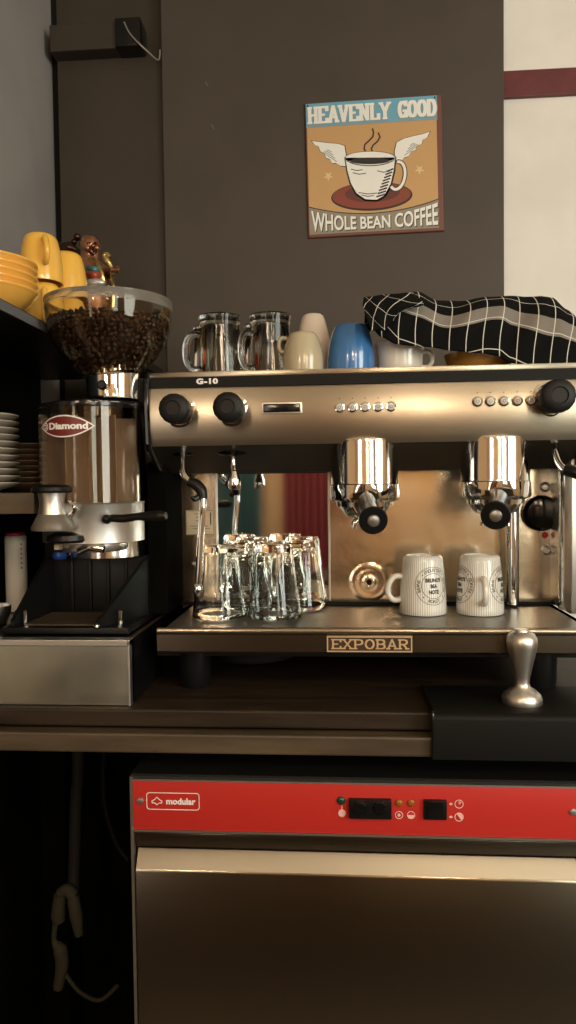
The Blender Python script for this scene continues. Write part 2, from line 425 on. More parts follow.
# cavity behind and beside the machines below the counter, its shade put into the colour
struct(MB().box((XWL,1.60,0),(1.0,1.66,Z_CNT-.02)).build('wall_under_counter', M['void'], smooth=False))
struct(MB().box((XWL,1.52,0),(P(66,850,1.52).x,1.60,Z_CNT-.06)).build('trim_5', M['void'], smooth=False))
struct(MB().box((XWL,.80,0),(XWL+.012,1.6,Z_CNT-.06)).build('shade_sheet', M['void'], smooth=False))  # added near-black sheet over the grey wall, shade in its colour
# unseen opposite bar, added for the steel faces to reflect
bar = thing('added_bar', 'dark wooden bar added behind the viewer for the steel to reflect', 'bar', (0,-1.1,0))
MB().box((-1.8,-1.4,0),(1.9,-1.0,.72)).build('front_panel', M['wood_edge'], bar, smooth=False)
MB().box((-1.85,-1.45,.72),(1.95,-.95,.76)).build('worktop', M['wood'], bar, smooth=False, bevel=.004)
def reflection_drape(x0,x1,m_):  # unseen folds, added to tint the mirror panel's reflection
    n = 60; front_ = [(x0+(x1-x0)*i/n, -2.90+.03*math.sin(i*.9)) for i in range(n+1)]
    struct(MB().prism(front_+[(x1,-2.96),(x0,-2.96)],'z',.1,2.3).build('reflection_strip', m_))
reflection_drape(-1.00,-.64, mat('teal_reflection',(.03,.10,.11),.8)); reflection_drape(-.46,.02, mat('burgundy_reflection',(.20,.03,.035),.8))  # added teal and burgundy stand in for a person mirrored in the steel
def pendant(x, y, z, e, label):
    t = thing('pendant_lamp', label, 'lamp', (x,y,z), 'pendant lamps')
    MB().lathe([(0,.12),(.02,.12),(.025,.09),(.10,.0),(.098,.0),(.022,.088),(.0,.10)], (x,y,z)).build('lamp_shade', M['blackmatte'], t)
    MB().ball((x,y,z+.01), .03).build('bulb', M['bulb'], t)
    MB().cyl((x,y,z+.12),(x,y,2.7),.003).build('cord', M['black'], t)
    l = bpy.data.lights.new('pendant_light', 'POINT'); l.energy = e; l.color = (1,.76,.52); l.shadow_soft_size = .10
    o = bpy.data.objects.new('pendant_light', l); COL.objects.link(o); o.location = (x,y,z-.04)
pendant(-.62, -.9, 2.05, 14, 'added black pendant lamp, unseen, at the left of the opposite bar')  # added unseen lamp at the left, only for the reflections
pendant(.27, -.5, 2.0, 14, 'black pendant lamp hanging over the middle of the opposite bar')
pendant(.74, -.5, 2.0, 14, 'black pendant lamp hanging over the right of the opposite bar')

pendant(-.9, -2.3, 2.1, 27, 'added black pendant lamp brightening the left of the rear wall')  # added lamp, washes the rear wall that the steel reflects
pendant(.55, -2.3, 2.1, 27, 'added black pendant lamp brightening the right of the rear wall')  # second added wall-washing lamp, unseen

# pipe casing with a curl of clear tape at the top left
a = P(48,18,1.60); b = P(143,50,1.60)
pb = thing('pipe_casing', 'dark horizontal casing with a clear taped end high in the left corner', 'casing', (a.x,1.66,b.z))
MB().box((P(50,40,1.66).x,1.655,P(60,51,1.655).z),(P(130,50,1.655).x,1.709,P(60,24,1.655).z)).build('casing', M['board_brown'], pb, smooth=False, bevel=.003)
e0, e1 = P(115,19,1.652), P(141,46,1.652)
MB().box((e0.x,1.648,e1.z),(e1.x,1.705,e0.z),.003).build('end_cap', M['blackgloss'], pb)
MB().tube([P(124,22,1.646),P(131,35,1.643),P(146,50,1.645),P(158,60,1.67),P(160,50,1.675)], .0018, seg=8).build('tape_curl', M['alu'], pb)
# chips in the paint
for (x,y,l_) in ((206,84,4),(212,127,2.5)):
    c = P(x,y,YW-.0006)
    MB().prism([(c.x-.003,c.z+.006),(c.x,c.z+.007),(c.x+.006,c.z-.004),(c.x+.003,c.z-.005)],'y',YW-.0006,YW).build('trim_6', M['inkgrey']).__setitem__('kind','structure')

# ------------------------------------------------------------------ counter
xc0, xc1 = XWL, 1.25
ct = thing('counter', 'dark brown wooden counter carrying the coffee machine', 'counter', (0,1.3,Z_CNT))
MB().box((xc0,1.065,Z_CNT-.026),(xc1,1.66,Z_CNT)).build('worktop', M['wood'], ct, smooth=False, bevel=.003)
MB().box((xc0,1.075,Z_CNT-.030),(xc1,1.4,Z_CNT-.026)).build('shadow_gap', M['void'], ct, smooth=False)
MB().box((xc0,1.050,Z_CNT-.060),(xc1,1.66,Z_CNT-.031)).build('lower_board', M['wood_edge'], ct, smooth=False, bevel=.003)

# ------------------------------------------------------------------ dishwasher
YD = 1.05
D = lambda x, y, Y=YD: P(x, y, Y)
dx0 = D(130,800).x; dx1 = D(584,800).x
dzt = D(350,781).z; dzb = .09
dw = thing('dishwasher', 'stainless undercounter dishwasher with a bright red control panel', 'dishwasher', ((dx0+dx1)/2, YD, dzb))
MB().box((dx0,YD+.008,dzb),(dx0+.005,1.55,dzt)).box((dx1-.005,YD+.008,dzb),(dx1,1.55,dzt)).box((dx0,YD+.03,dzb),(dx1,1.55,dzb+.02)).box((dx0+.005,1.54,dzb),(dx1-.005,1.55,dzt)).build('body', M['steel_door'], dw, smooth=False)
MB().box((dx0,YD,dzb),(dx0+.0045,YD+.01,dzt)).build('side_frame', M['alu'], dw, smooth=False)
MB().box((dx1-.0045,YD,dzb),(dx1,YD+.01,dzt)).build('side_frame', M['alu'], dw, smooth=False)
MB().box((dx0,YD+.006,dzt),(dx1,1.55,dzt+.003)).build('lid', M['blackmatte'], dw, smooth=False)  # black sheet: the counter's shade on the top put into its colour
zr0 = D(350,833).z; zr1 = D(350,783).z
red = MB().box((dx0+.005,YD-.004,zr0),(dx1-.005,YD+.03,zr1),.002).build('control_panel', M['red'], dw)
MB().box((dx0+.004,YD-.005,zr1),(dx1-.004,YD+.02,zr1+.0025)).box((dx0+.004,YD-.005,zr0-.003),(dx1-.004,YD+.02,zr0)).build('panel_trim', M['alu'], dw, smooth=False)
Yr = YD-.0045
for x in (140,573):
    c = D(x, 801 if x<200 else 812, Yr)
    MB().lathe([(0,0),(.0055,0),(.0045,.002),(0,.003)], c, 20, Matrix.Rotation(PI/2,3,'X')).build('screw', M['alu'], red)
# printed maker's frame and lettering
def ring2(mb, pts, wdt, Y, d=.0005):
    n = len(pts)
    c = sum((Vector(p) for p in pts), Vector((0,0)))/n
    for i in range(n):
        A = Vector(pts[i]); B = Vector(pts[(i+1)%n]); dd = (B-A).normalized(); nn = Vector((-dd.y,dd.x))*wdt/2; e = dd*wdt*.4
        q = [A-e+nn,B+e+nn,B+e-nn,A-e-nn]
        mb.prism([(v.x,v.y) for v in q],'y',Y-d-(i%2)*2e-5-(i==n-1)*2e-5,Y)
    return mb
def roundrect(x0,z0,x1,z1,r,n=4):
    o = []
    for cx,cz,a in ((x1-r,z1-r,0),(x0+r,z1-r,90),(x0+r,z0+r,180),(x1-r,z0+r,270)):
        for i in range(n+1):
            t = math.radians(a+90*i/n); o.append((cx+r*math.cos(t), cz+r*math.sin(t)))
    return o
p0 = D(147,809,Yr); p1 = D(199,793.5,Yr)
mb = ring2(MB(), roundrect(p0.x,p0.z,p1.x,p1.z,.004), .0010, Yr)
hat = [(-.007,-.003),(-.003,-.003),(0,-.006),(.003,-.003),(.007,-.003),(.0075,0),(.004,.002),(.0,.006),(-.004,.002),(-.0075,0)]
hc = D(157,801,Yr)
ring2(mb, [(hc.x+a*1.0,hc.z+b_*.95) for a,b_ in hat], .0010, Yr)
text_on(mb, 'modular', .0125, front(D(180.5,801.8,Yr)), off=.0004, sx=1.02)
mb.build('maker_mark', M['white'], red, smooth=False)
# indicator lights, switch blocks and their pictograms
c = D(341,800.5,Yr); MB().ball(c,.0062,(1,.6,1)).build('indicator_light', M['greenlens'], red)
sw = MB().box(D(349,819,Yr-.008),D(391,797,Yr+.005),.0015).build('rocker_switch', M['black'], red)
for x in (359.5,380):
    c = D(x,808,Yr-.008)
    MB().lathe([(0,.0035),(.008,.003),(.0105,.0)], c, 28, Matrix.Rotation(PI/2,3,'X')).build('switch_button', M['blackgloss'], sw)
sw2 = MB().box(D(424,820,Yr-.005),D(446,798,Yr+.005),.0015).build('rocker_switch', M['black'], red)
MB().box(D(427,817,Yr-.007),D(443,801,Yr-.004),.001).build('switch_button', M['blackgloss'], sw2)
for x in (399,411):
    c = D(x,803,Yr); MB().ball(c,.0055,(1,.5,1)).build('indicator_light', M['amberlens'], red)
def disc(mb, c, r, Y, d=.0005, n=20):
    return mb.prism([(c.x+r*math.cos(2*PI*i/n), c.z+r*math.sin(2*PI*i/n)) for i in range(n)],'y',Y-d,Y)
def circ(mb, c, r, w_, Y, n=20):
    return ring2(mb, [(c.x+r*math.cos(2*PI*i/n), c.z+r*math.sin(2*PI*i/n)) for i in range(n)], w_, Y)
pic = lambda mb: mb.build('pictogram', M['pinkprint'], red, smooth=False)
def half(mb, c, r, a0, a1): return mb.prism([(c.x+r*math.cos(a0+(a1-a0)*i/10), c.z+r*math.sin(a0+(a1-a0)*i/10)) for i in range(11)],'y',Yr-.0004,Yr)
mb = MB(); c = D(342,813,Yr); disc(mb, c, .0055, Yr)
pic(mb.box((c.x-.0006,Yr-.0004,c.z+.005),(c.x+.0006,Yr,c.z+.011)))
c = D(399,815,Yr); pic(disc(circ(MB(),c,.0052,.0010,Yr),c,.0022,Yr))
c = D(411,815,Yr); pic(half(circ(MB(),c,.0052,.0010,Yr),c,.005,PI,2*PI))
for (y,t) in ((804,0),(817,1)):
    c = D(459,y,Yr); mb = circ(MB(),c,.0058,.0011,Yr)
    if t: half(mb,c,.0055,-PI*.3,PI*.7)
    else: ring2(mb, [(c.x,c.z),(c.x,c.z+.004),(c.x+.003,c.z+.002)], .0008, Yr)
    pic(mb)
    c = D(451,y,Yr); pic(MB().prism([(c.x-.003,c.z),(c.x-.0005,c.z+.0022),(c.x+.003,c.z),(c.x-.0005,c.z-.0018)],'y',Yr-.0005,Yr))
# door: ledge bar, recess, sloping grip and flat skin
za, zb_, zc_, zd_ = D(350,838).z, D(350,852).z, D(350,856).z, D(350,873).z
MB().box((dx0+.008,YD+.002,zb_),(dx1-.008,YD+.03,za),.001).build('top_ledge', M['steel_door'], dw)
prof = [(YD+.045,dzb+.02),(YD-.006,dzb+.02),(YD-.008,zd_-.002),(YD-.0065,zd_+.001),(YD+.004,zc_-.006),(YD+.009,zc_),(YD+.045,zc_)]
def door_mat():
    m = brushed('door_skin', (.36,.32,.25), .17, .6); nt = m.node_tree
    b = nt.nodes['Principled BSDF']; out = [n for n in nt.nodes if n.type == 'OUTPUT_MATERIAL'][0]
    b2 = nd(m, 'ShaderNodeBsdfAnisotropic'); b2.distribution = 'GGX'; b2.inputs['Color'].default_value = (.70,.50,.30,1)
    b2.inputs['Roughness'].default_value = .36; b2.inputs['Anisotropy'].default_value = .93
    cx = nd(m, 'ShaderNodeCombineXYZ'); cx.inputs[2].default_value = 1.0; lk(m, cx.outputs[0], b2.inputs['Tangent'])
    mx = nd(m, 'ShaderNodeMixShader'); mx.inputs[0].default_value = .16
    lk(m, b.outputs[0], mx.inputs[1]); lk(m, b2.outputs[0], mx.inputs[2]); lk(m, mx.outputs[0], out.inputs[0]); return m
dr = MB().prism([(YD+.045,dzb+.02),(YD-.006,dzb+.02),(YD-.008,zd_-.002),(YD-.0065,zd_+.001),(YD+.045,zd_+.001)],'x',dx0+.009,dx1-.009).build('door', door_mat(), dw, ang=50)
MB().prism([(YD+.045,zd_+.0012),(YD-.0065,zd_+.0012),(YD+.004,zc_-.006),(YD+.009,zc_),(YD+.045,zc_)],'x',dx0+.009,dx1-.009).build('door_grip', brushed('grip_steel', (.34,.31,.25), .42, .3), dr, ang=50)
MB().box((dx0+.0048,YD+.012,dzb+.02),(dx0+.0085,YD+.02,za)).build('gap_shade', M['blackmatte'], dw, smooth=False)  # black strip: the dark of the gap beside the door as colour
for sx_ in (.05,-.05):
    for yy in (1.1,1.5):
        X = dx0+sx_ if sx_ > 0 else dx1+sx_
        MB().cyl((X,yy,0),(X,yy,dzb),.018).build('foot', M['black'], dw)

# hose and fittings in the dark space beside the dishwasher
ho = thing('drain_pipe', 'dim brown pipe with cream fittings in the dark space left of the dishwasher', 'pipe', (P(67,900,1.40).x,1.40,.5))
MB().tube([Vector((P(78,760,1.44).x,1.44,Z_CNT-.0605)),P(78,770,1.44),P(76,800,1.44),P(74,870,1.44),P(73,900,1.42)], .012, seg=14).build('pipe', M['copper'], ho)
MB().tube([P(60,895,1.40),P(58,915,1.40),P(60,922,1.40)], [.012,.014,.011], seg=14).tube([P(73,897,1.40),P(76,915,1.39),P(79,935,1.39)], [.012,.013,.008], seg=14).tube([P(60,894,1.40),P(67,890,1.40),P(74,896,1.40)],[.011,.012,.012], seg=14).build('tee_fitting', M['dullcream'], ho)
MB().tube([P(56,920,1.40),P(54,940,1.40),P(60,950,1.40),P(62,965,1.40),P(58,988,1.40)], [.006,.005,.014,.013,.010], seg=14).build('tap_body', M['dullcream'], ho)
MB().tube([P(66,975,1.39),P(80,992,1.40),P(100,1000,1.42),P(118,985,1.44)], .004, seg=10).build('cable', M['dullcream'], ho)
MB().tube([P(104,750,1.40),P(104,800,1.40),P(115,840,1.40),P(128,860,1.40)], .006, seg=10).build('hose', M['black'], ho)

# ------------------------------------------------------------------ espresso machine
YF = 1.17                                        # front of the head
em = thing('espresso_machine', 'wide two-group stainless espresso machine standing on the wooden counter', 'espresso machine', (P(370,660,1.3).x,1.35,Z_CNT))
hx0 = P(151,410,YF).x; hx1 = P(590,410,YF).x
ztop = P(360,368,YF).z; zrim = P(360,373.5,YF).z; zblk = P(360,383.5,YF).z; zhb = P(360,443,YF).z
# curved front of the head: bulges a little
n = 14; front_prof = []
for i in range(n+1):
    t = i/n; z = zblk+(zhb-zblk)*t
    front_prof.append((YF+.004-.010*math.sin(PI*min(1,t*1.02)*.9+.15), z))
front_prof[-1] = (YF+.004, zhb)
hp = MB().prism(front_prof+[(YF+.03,zhb+.004),(YF+.03,zblk)],'x',hx0,hx1).build('head_panel', M['steel'], em, ang=25)
MB().box((hx0,YF-.002,zblk),(hx1,YF+.03,zrim)).build('black_stripe', M['blackmatte'], em, smooth=False)
MB().box((hx0-.004,YF-.0035,zrim),(hx1+.004,YF+.05,ztop),.002).build('top_rim', M['steel'], em)
MB().box((hx0,YF+.05,ztop-.012),(hx1,1.62,ztop-.004)).build('top_tray', M['steel'], em, smooth=False)
ZT = ztop-.004                                   # cups stand here
# slanted underside, with back body
zu = P(360,471,1.29).z
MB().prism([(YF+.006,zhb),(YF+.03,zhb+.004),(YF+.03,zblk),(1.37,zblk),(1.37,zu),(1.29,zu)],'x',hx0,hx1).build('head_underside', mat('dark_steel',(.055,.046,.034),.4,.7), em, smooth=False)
YB = 1.37                                        # splash back
zt_front = P(360,628,1.13).z
ZTR = zt_front-.001                              # top of drip tray
xs0 = P(182,540,YB).x; xs1 = P(553,540,YB).x
sb = MB().box((xs0,YB,ZTR-.01),(xs1,YB+.01,zu)).build('backsplash', M['polished'], em, smooth=False)
MB().box((hx0,1.38,ZTR-.05),(hx1,1.62,ztop-.012)).build('rear_body', M['blackmatte'], em, smooth=False)
# polished insert on the left of the splash back and a seam
ins0 = P(217,480,YB-.002).x; ins1 = P(328,480,YB-.002).x
MB().box((ins0,YB-.003,P(270,602,YB).z),(ins1,YB,zu)).build('mirror_panel', M['chrome'], em, smooth=False, bevel=.001)
for q_ in (ins1, ins0-.003): MB().box((q_,YB-.005,ZTR),(q_+.003,YB,zu)).build('panel_seam', M['alu'], em, smooth=False)
MB().box((xs0,YB-.02,ZTR),(xs1,YB,ZTR+.006)).build('tray_backrail', M['blackmatte'], em, smooth=False)
# data plate
a, b = P(186,535,YB-.002), P(214,510,YB-.002)
dp = MB().box((a.x,YB-.003,a.z),(b.x,YB,b.z)).build('rating_plate', M['paper'], em, smooth=False, bevel=.0005)
mb = MB(); Yp = YB-.003
ring2(mb, [(a.x+.001,a.z+.001),(b.x-.001,a.z+.001),(b.x-.001,b.z-.001),(a.x+.001,b.z-.001)], .0006, Yp, .0003)
for (u0,u1,v_) in ((.3,.7,.85),(.35,.6,.72),(.35,.7,.58),(.15,.8,.36),(.25,.85,.26)):
    mb.box((a.x+(b.x-a.x)*u0,Yp-.0003,a.z+(b.z-a.z)*v_-.0004),(a.x+(b.x-a.x)*u1,Yp,a.z+(b.z-a.z)*v_+.0004))
mb.box((a.x+(b.x-a.x)*.86,Yp-.0003,a.z+(b.z-a.z)*.4),(a.x+(b.x-a.x)*.9,Yp,a.z+(b.z-a.z)*.9))
mb.build('plate_print', M['ink'], dp, smooth=False)
def rotX(a=PI/2): return Matrix.Rotation(a,3,'X')
for (x,y) in ((194,473.5),(194,564)):
    MB().lathe([(0,.004),(.004,.003),(.0065,0)], P(x,y,YB), 20, rotX()).build('screw', M['alu'], em)
for (x,y) in ((545,487),(546,550)):
    s_ = MB().lathe([(0,.002),(.0045,.002),(.0055,.006),(.0085,.004),(.0095,0)], P(x,y,YB), 24, rotX()).build('screw', M['alu'], em)
MB().lathe([(0,.003),(.005,.003),(.006,0)], P(545,535,YB), 20, rotX()).build('indicator_light', M['lightred'], em)
# pressed ring with a bore on the splash back
c = P(369,582,YB)
MB().lathe([(.0045,-.002),(.0055,.002),(.008,.0025),(.012,.0008),(.016,.0003),(.023,.0008),(.029,.0016),(.033,.0008),(.037,0)], c, 40, rotX()).build('pressed_ring', M['polished'], em)
MB().lathe([(0,.001),(.0055,.001)], c, 20, rotX()).build('bore', M['blackmatte'], em)
# black round gauge knob
c = P(540,513,YB)
MB().lathe([(0,.022),(.012,.022),(.026,.018),(.0325,.010),(.0325,0)], c, 40, rotX()).build('level_knob', M['blackgloss'], em)
# side panels, with an added bright column at the right
lx = P(150,520,1.27).x; ixl = P(182,540,1.25).x; ixr = P(553,540,1.25).x
MB().box((lx,1.25,ZTR),(xs0+.001,1.62,zu+.02),.006).build('side_panel', M['void'], em)
MB().box((xs1+.010,1.25,ZTR),(hx1-.005,1.62,zu+.02),.012).build('side_panel', M['alu'], em)  # pale metal carries the light wall's reflection on a black panel
MB().tube([(xs1+.002,1.295,ZTR+.002),(xs1+.002,1.295,zu+.03)], .0135, seg=20).build('reflection_column', M['chrome'], em)  # added chrome column, imitates the bright reflection on the side panel
# curved black cheek at the left end of the head
c0 = P(150,372,YF); c1 = P(150,452,YF)
prof = [(YF+.03,c0.z+.002),(YF-.002,c0.z+.001),(YF-.010,c0.z-.012),(YF-.013,(c0.z+c1.z)/2),(YF-.008,c1.z+.012),(YF+.004,c1.z),(YF+.06,c1.z-.03),(YF+.2,c1.z-.03),(YF+.4,c0.z)]
MB().prism(prof,'x',hx0-.010,hx0).build('head_cheek', M['blackgloss'], em, bevel=.003)
MB().prism(prof,'x',hx1,hx1+.010).build('head_cheek', M['blackgloss'], em, bevel=.003)
# lettering on the stripe
text_on(MB(), 'G-10', .0115, front(P(207,381.5,YF-.0025)), off=.0006, sx=1.35, space=1.1).build('model_mark', M['white'], em, smooth=False)
# knobs
def knob(x, y, r=.0235):
    c = P(x, y, YF-.054); e = Vector((c.x+.004, YF-.004, c.z-.004))
    k = MB().lathe([(0,.001),(r*.45,.001),(r*.5,-.001),(r*.8,0),(r*.95,.003),(r,.009),(r*.97,.026),(r*.84,.049),(0,.050)], c, 44, Matrix.Rotation(-PI/2,3,'X'), wob=lambda a,z: 1+.012*math.cos(14*a)).build('knob', M['blacksoft'], em)
    MB().lathe([(r*.95,0),(r*1.12,.001),(r*1.12,.003),(r*.9,.004)], (c.x,YF-.006,c.z), 40, Matrix.Rotation(-PI/2,3,'X')).build('knob_collar', M['chrome'], k)
knob(172.5,408); knob(227,406.5); knob(560,395,.0255)
# power switch slot
a, b = P(262,414,YF-.008), P(302,402,YF-.008)
MB().box((a.x,YF-.010,a.z),(b.x,YF+.002,b.z),.0015).build('switch_bezel', M['alu'], em)
MB().box((a.x+.002,YF-.013,a.z+.002),(b.x-.002,YF-.006,b.z-.002),.0025).build('power_switch', M['blackgloss'], em)
# dose buttons
for xs_, y in (((339.5,352.5,365,378,391),407.5),((477.5,490.5,504,517.5,531),401.5)):
    for i, x in enumerate(xs_):
        c = P(x, y-i*.25, YF-.007)
        bt = MB().lathe([(0,.0035),(.0045,.0030),(.0058,.0)], c, 24, rotX()).build('dose_button', M['offwhite'], em)
        MB().lathe([(.0056,0),(.0060,.0022),(.0078,.0018),(.0084,0)], c, 28, rotX()).build('button_ring', M['chrome'], bt)
        ic = MB(); circ(ic, Vector((c.x,0,c.z)), .0022, .0007, c.y-.0034, 10); ic.build('button_icon', M['inkgrey'], bt, smooth=False)
        d = P(x, y-9-i*.25, YF-.007); MB().lathe([(0,.0008),(.0009,.0008),(.0009,0)], (d.x,YF-.005,d.z), 10, rotX()).build('status_light', M['ink'], em)
# group heads with portafilters
def group(xc, ytop, yb, xh, yh):
    Yc = 1.215
    c = P(xc, yb, Yc-.04); X = c.x; Z0 = c.z                     # bottom seam level
    zt_ = zhb+.006; h = zt_-Z0; R_ = W(33.0, Yc)
    g = MB().lathe([(0,h),(R_*.985,h),(R_,h-.004),(R_,.002),(R_*1.01,.0),(R_*.98,-.001),(0,-.001)], (X,Yc,Z0), 64).build('group_head', M['chromesoft'], em)
    R2 = R_*1.03
    MB().lathe([(0,-.0012),(R2,-.0012),(R2,-.005),(R2,-.022),(R2*.97,-.026),(R2*.82,-.029),(R2*.80,-.036),(0,-.038)], (X,Yc,Z0), 64,
        wob=lambda a,z: 1+(.02*math.copysign(1,math.cos(6*a)) if z<-.019 else 0)).build('locking_ring', M['chrome'], g)
    # portafilter: basket bowl, spouts, neck and handle pointing at the viewer
    he = P(xh, yh, Yc-.155)
    s0 = Vector((X,Yc-.035,Z0-.022)); d = he-s0
    pf = MB().lathe([(0,-.024),(R_*.62,-.026),(R_*.74,-.030),(R_*.74,-.038),(R_*.6,-.050),(R_*.3,-.056),(0,-.057)], (X,Yc,Z0), 48).cyl(s0, s0+d*.38, .010, .009).build('portafilter', M['chrome'], em)
    MB().tube([s0+d*.14, s0+d*.22, s0+d*.62, s0+d*.86, s0+d*.97, he], [.0125,.0140,.0145,.0175,.0212,.0195], seg=28).build('handle', M['black'], pf)
    q = Vector((0,0,1)).rotation_difference(d.normalized()).to_matrix()
    MB().lathe([(.0098,-.001),(.0078,.0022),(.004,.0032),(0,.0035)], he, 24, q).build('end_screw', M['alu'], pf)
    MB().tube([(X-.004,Yc,Z0-.054),(X-.016,Yc-.004,Z0-.062),(X-.019,Yc-.004,Z0-.072)], .0055, seg=14).tube([(X+.004,Yc,Z0-.054),(X+.016,Yc-.004,Z0-.062),(X+.019,Yc-.004,Z0-.072)], .0055, seg=14).build('spout', M['chrome'], pf)
group(365.5, 442, 484, 373.5, 521)
group(500, 438, 481, 495.5, 516)
# chrome drain tube at the right group
t0 = P(513,500,1.33); t1 = P(514,603,1.34)
MB().tube([(t0.x,1.335,zu-.01),(t0.x,1.335,ZTR+.004)], .0115, seg=24).build('overflow_tube', M['chrome'], em)
# collars of the wand holes
for (x,y) in ((183,451),(232,451),(548,440)):
    c = P(x,y,YF+.035)
    MB().ball(c, .029, (1,.55,.16), 28, Matrix.Rotation(math.radians(-28),3,'X')).build('wand_collar', M['blackgloss'], em)
# left steam wand
YS = YF+.015
sw_ = MB().tube([P(183,446,YS+.02),P(183,462,YS+.01),P(184,474,YS),P(192,483,YS-.005),P(199,488,YS-.006),P(203,500,YS-.008),P(200.5,540,YS-.008),P(198,588,YS-.008)],
    [.0060]*3+[.0058]*3+[.0058,.0056], seg=16, n=8).build('steam_wand', M['chrome'], em)
MB().tube([P(189,481.5,YS-.005),P(196,484.5,YS-.006),P(201.5,491,YS-.007),P(202.5,499,YS-.008)], [.0082,.0092,.0092,.0082], seg=16, n=6).tube([P(200,496,YS-.010),P(194.5,499,YS-.014),P(192.5,496,YS-.016)], [.004,.005,.003], seg=10).build('wand_grip', M['black'], sw_)
MB().lathe([(0,-.012),(.005,-.012),(.008,-.006),(.0085,0),(.0075,.006),(.005,.009),(0,.009)], P(198,589,YS-.008), 20).build('wand_tip', M['chrome'], sw_)
# hot water nozzle
c = P(234,480,YS)
nz_ = MB().tube([P(232.5,446,YS+.02),P(233,458,YS),P(233.5,470,YS)], .0042, seg=14).build('water_nozzle', M['chrome'], em)
MB().lathe([(0,.014),(.0065,.014),(.0075,.009),(.0105,.002),(.0112,-.014),(.0100,-.016),(.0090,-.010),(0,-.010)], c, 28).build('nozzle_tip', M['chrome'], nz_)
# right steam wand
sw2_ = MB().tube([P(556,433,YS+.02),P(555,450,YS),P(559,463,YS-.015),P(568,471,YS-.03),P(580,474,YS-.04),P(588,484,YS-.04),P(590,540,YS-.04),P(589,590,YS-.04)], .0060, seg=16, n=8).build('steam_wand', M['chrome'], em)
MB().tube([P(566,470,YS-.028),P(576,473,YS-.038),P(586,480,YS-.04),P(588,494,YS-.04)], .009, seg=16).build('wand_grip', M['black'], sw2_)
# drip tray
YT = 1.13
tx0 = P(157,640,YT).x; tx1 = P(598,640,YT).x; ztb = P(360,654,YT).z
tr = MB().prism([(YT+.002,ztb),(YT,ztb+.003),(YT,ZTR-.010),(YT-.003,ZTR-.007),(YT-.003,ZTR-.001),(YT+.001,ZTR+.001),(YT+.008,ZTR),(YT+.010,ZTR-.003),(YB,ZTR-.003),(YB,ztb)],'x',tx0,tx1).build('drip_tray', M['steel_tray'], em, ang=30)
MB().tube([(tx0+.002,YT-.001,ZTR-.0035),(tx1-.002,YT-.001,ZTR-.0035)], .0048, seg=16).build('front_lip', M['steel'], tr)
MB().box((tx0+.012,YT+.014,ZTR-.004),(tx1-.012,YB-.02,ZTR-.0008)).build('tray_grid', M['tray'], tr, smooth=False)
MB().box((hx0,YT+.05,ZTR-.055),(hx1,1.6,ztb+.004)).build('underbody', M['blackmatte'], em, smooth=False)
# brass plaque
a, b = P(327,651.5,YT), P(412,636,YT); pw = b.x-a.x; ph = b.z-a.z
pq = MB().box((a.x,YT-.0022,a.z),(b.x,YT+.001,b.z)).build('name_plaque', M['brassdark'], em, smooth=False)
mb = MB(); ring2(mb, [(a.x+.001,a.z+.001),(b.x-.001,a.z+.001),(b.x-.001,b.z-.001),(a.x+.001,b.z-.001)], .0020, YT-.0022, .0014)
slab(mb, 'EXPOBAR', a.x+.006, b.x-.005, lambda x:(a.z+.0045,b.z-.0045), lambda x,y,d: Vector((x,YT-.0022-d,y)), .0030, depth=.0014)
mb.build('raised_lettering', M['brass'], pq, smooth=False)
# feet
for (x,yy) in ((tx0+.045,1.20),(tx1-.068,1.20),(tx0+.045,1.52),(tx1-.068,1.52)):
    MB().lathe([(0,0),(.022,0),(.026,.006),(.028,ztb-Z_CNT-.004),(0,ztb-Z_CNT-.004)], (x,yy,Z_CNT), 32).build('foot', M['black'], em)
c = P(250,665,1.25)
MB().lathe([(0,0),(.075,0),(.078,.006),(.078,.030),(.07,.036),(0,.036)], (c.x,1.3,ztb-.04), 40).build('drain_pan', M['blackmatte'], em)

# ------------------------------------------------------------------ tumblers on the tray
def tumbler():
    t = MB(); h = .121
    o_ = [(0,0),(.0285,0),(.0300,.0015),(.0315,.006),(.0325,.025),(.0340,.048),(.0352,.064),(.0362,.068),(.0372,.075),(.0390,.095),(.0395,.103),(.0385,.104)]
    i_ = [(.0372,.103),(.0370,.095),(.0355,.075),(.0338,.064),(.0322,.048),(.0300,.015),(.0270,.010),(0,.010)]
    def wob(a, z): return 1+(.018*abs(math.cos(8*a))-.009 if .004<z<.064 else 0)
    t.lathe([(r*1.14*(.89+.13*z/.104),z*1.163 if z<.099 else h-(.104-z)) for r,z in o_+i_], (0,0,0), 96, wob=wob)
    return t
zc = ZTR+.0006
proto = None
tl = [((219,1.236),'ribbed clear glass tumbler upside down beside the left steam wand','a'),
      ((274,1.236),'ribbed clear glass tumbler upside down, front and middle of the tray group','b'),
      ((247,1.322),'clear tumbler upside down behind the gap between the two front ones','c'),
      ((300,1.322),'clear tumbler upside down furthest right, partly behind the middle one','d')]
for (x,Y),lab,_ in tl:
    c = P(x,580,Y)
    if proto is None:
        proto = tumbler().build('glass_tumbler', M['glass'], None, loc=(0,0,0), ang=60)
        o = proto
    else: o = copy_tree(proto)
    o.rotation_euler = (PI,0,0.2*x); o.location = (c.x, Y, zc+.121)
    tag(o, lab, 'glass', 'tumblers on the drip tray')
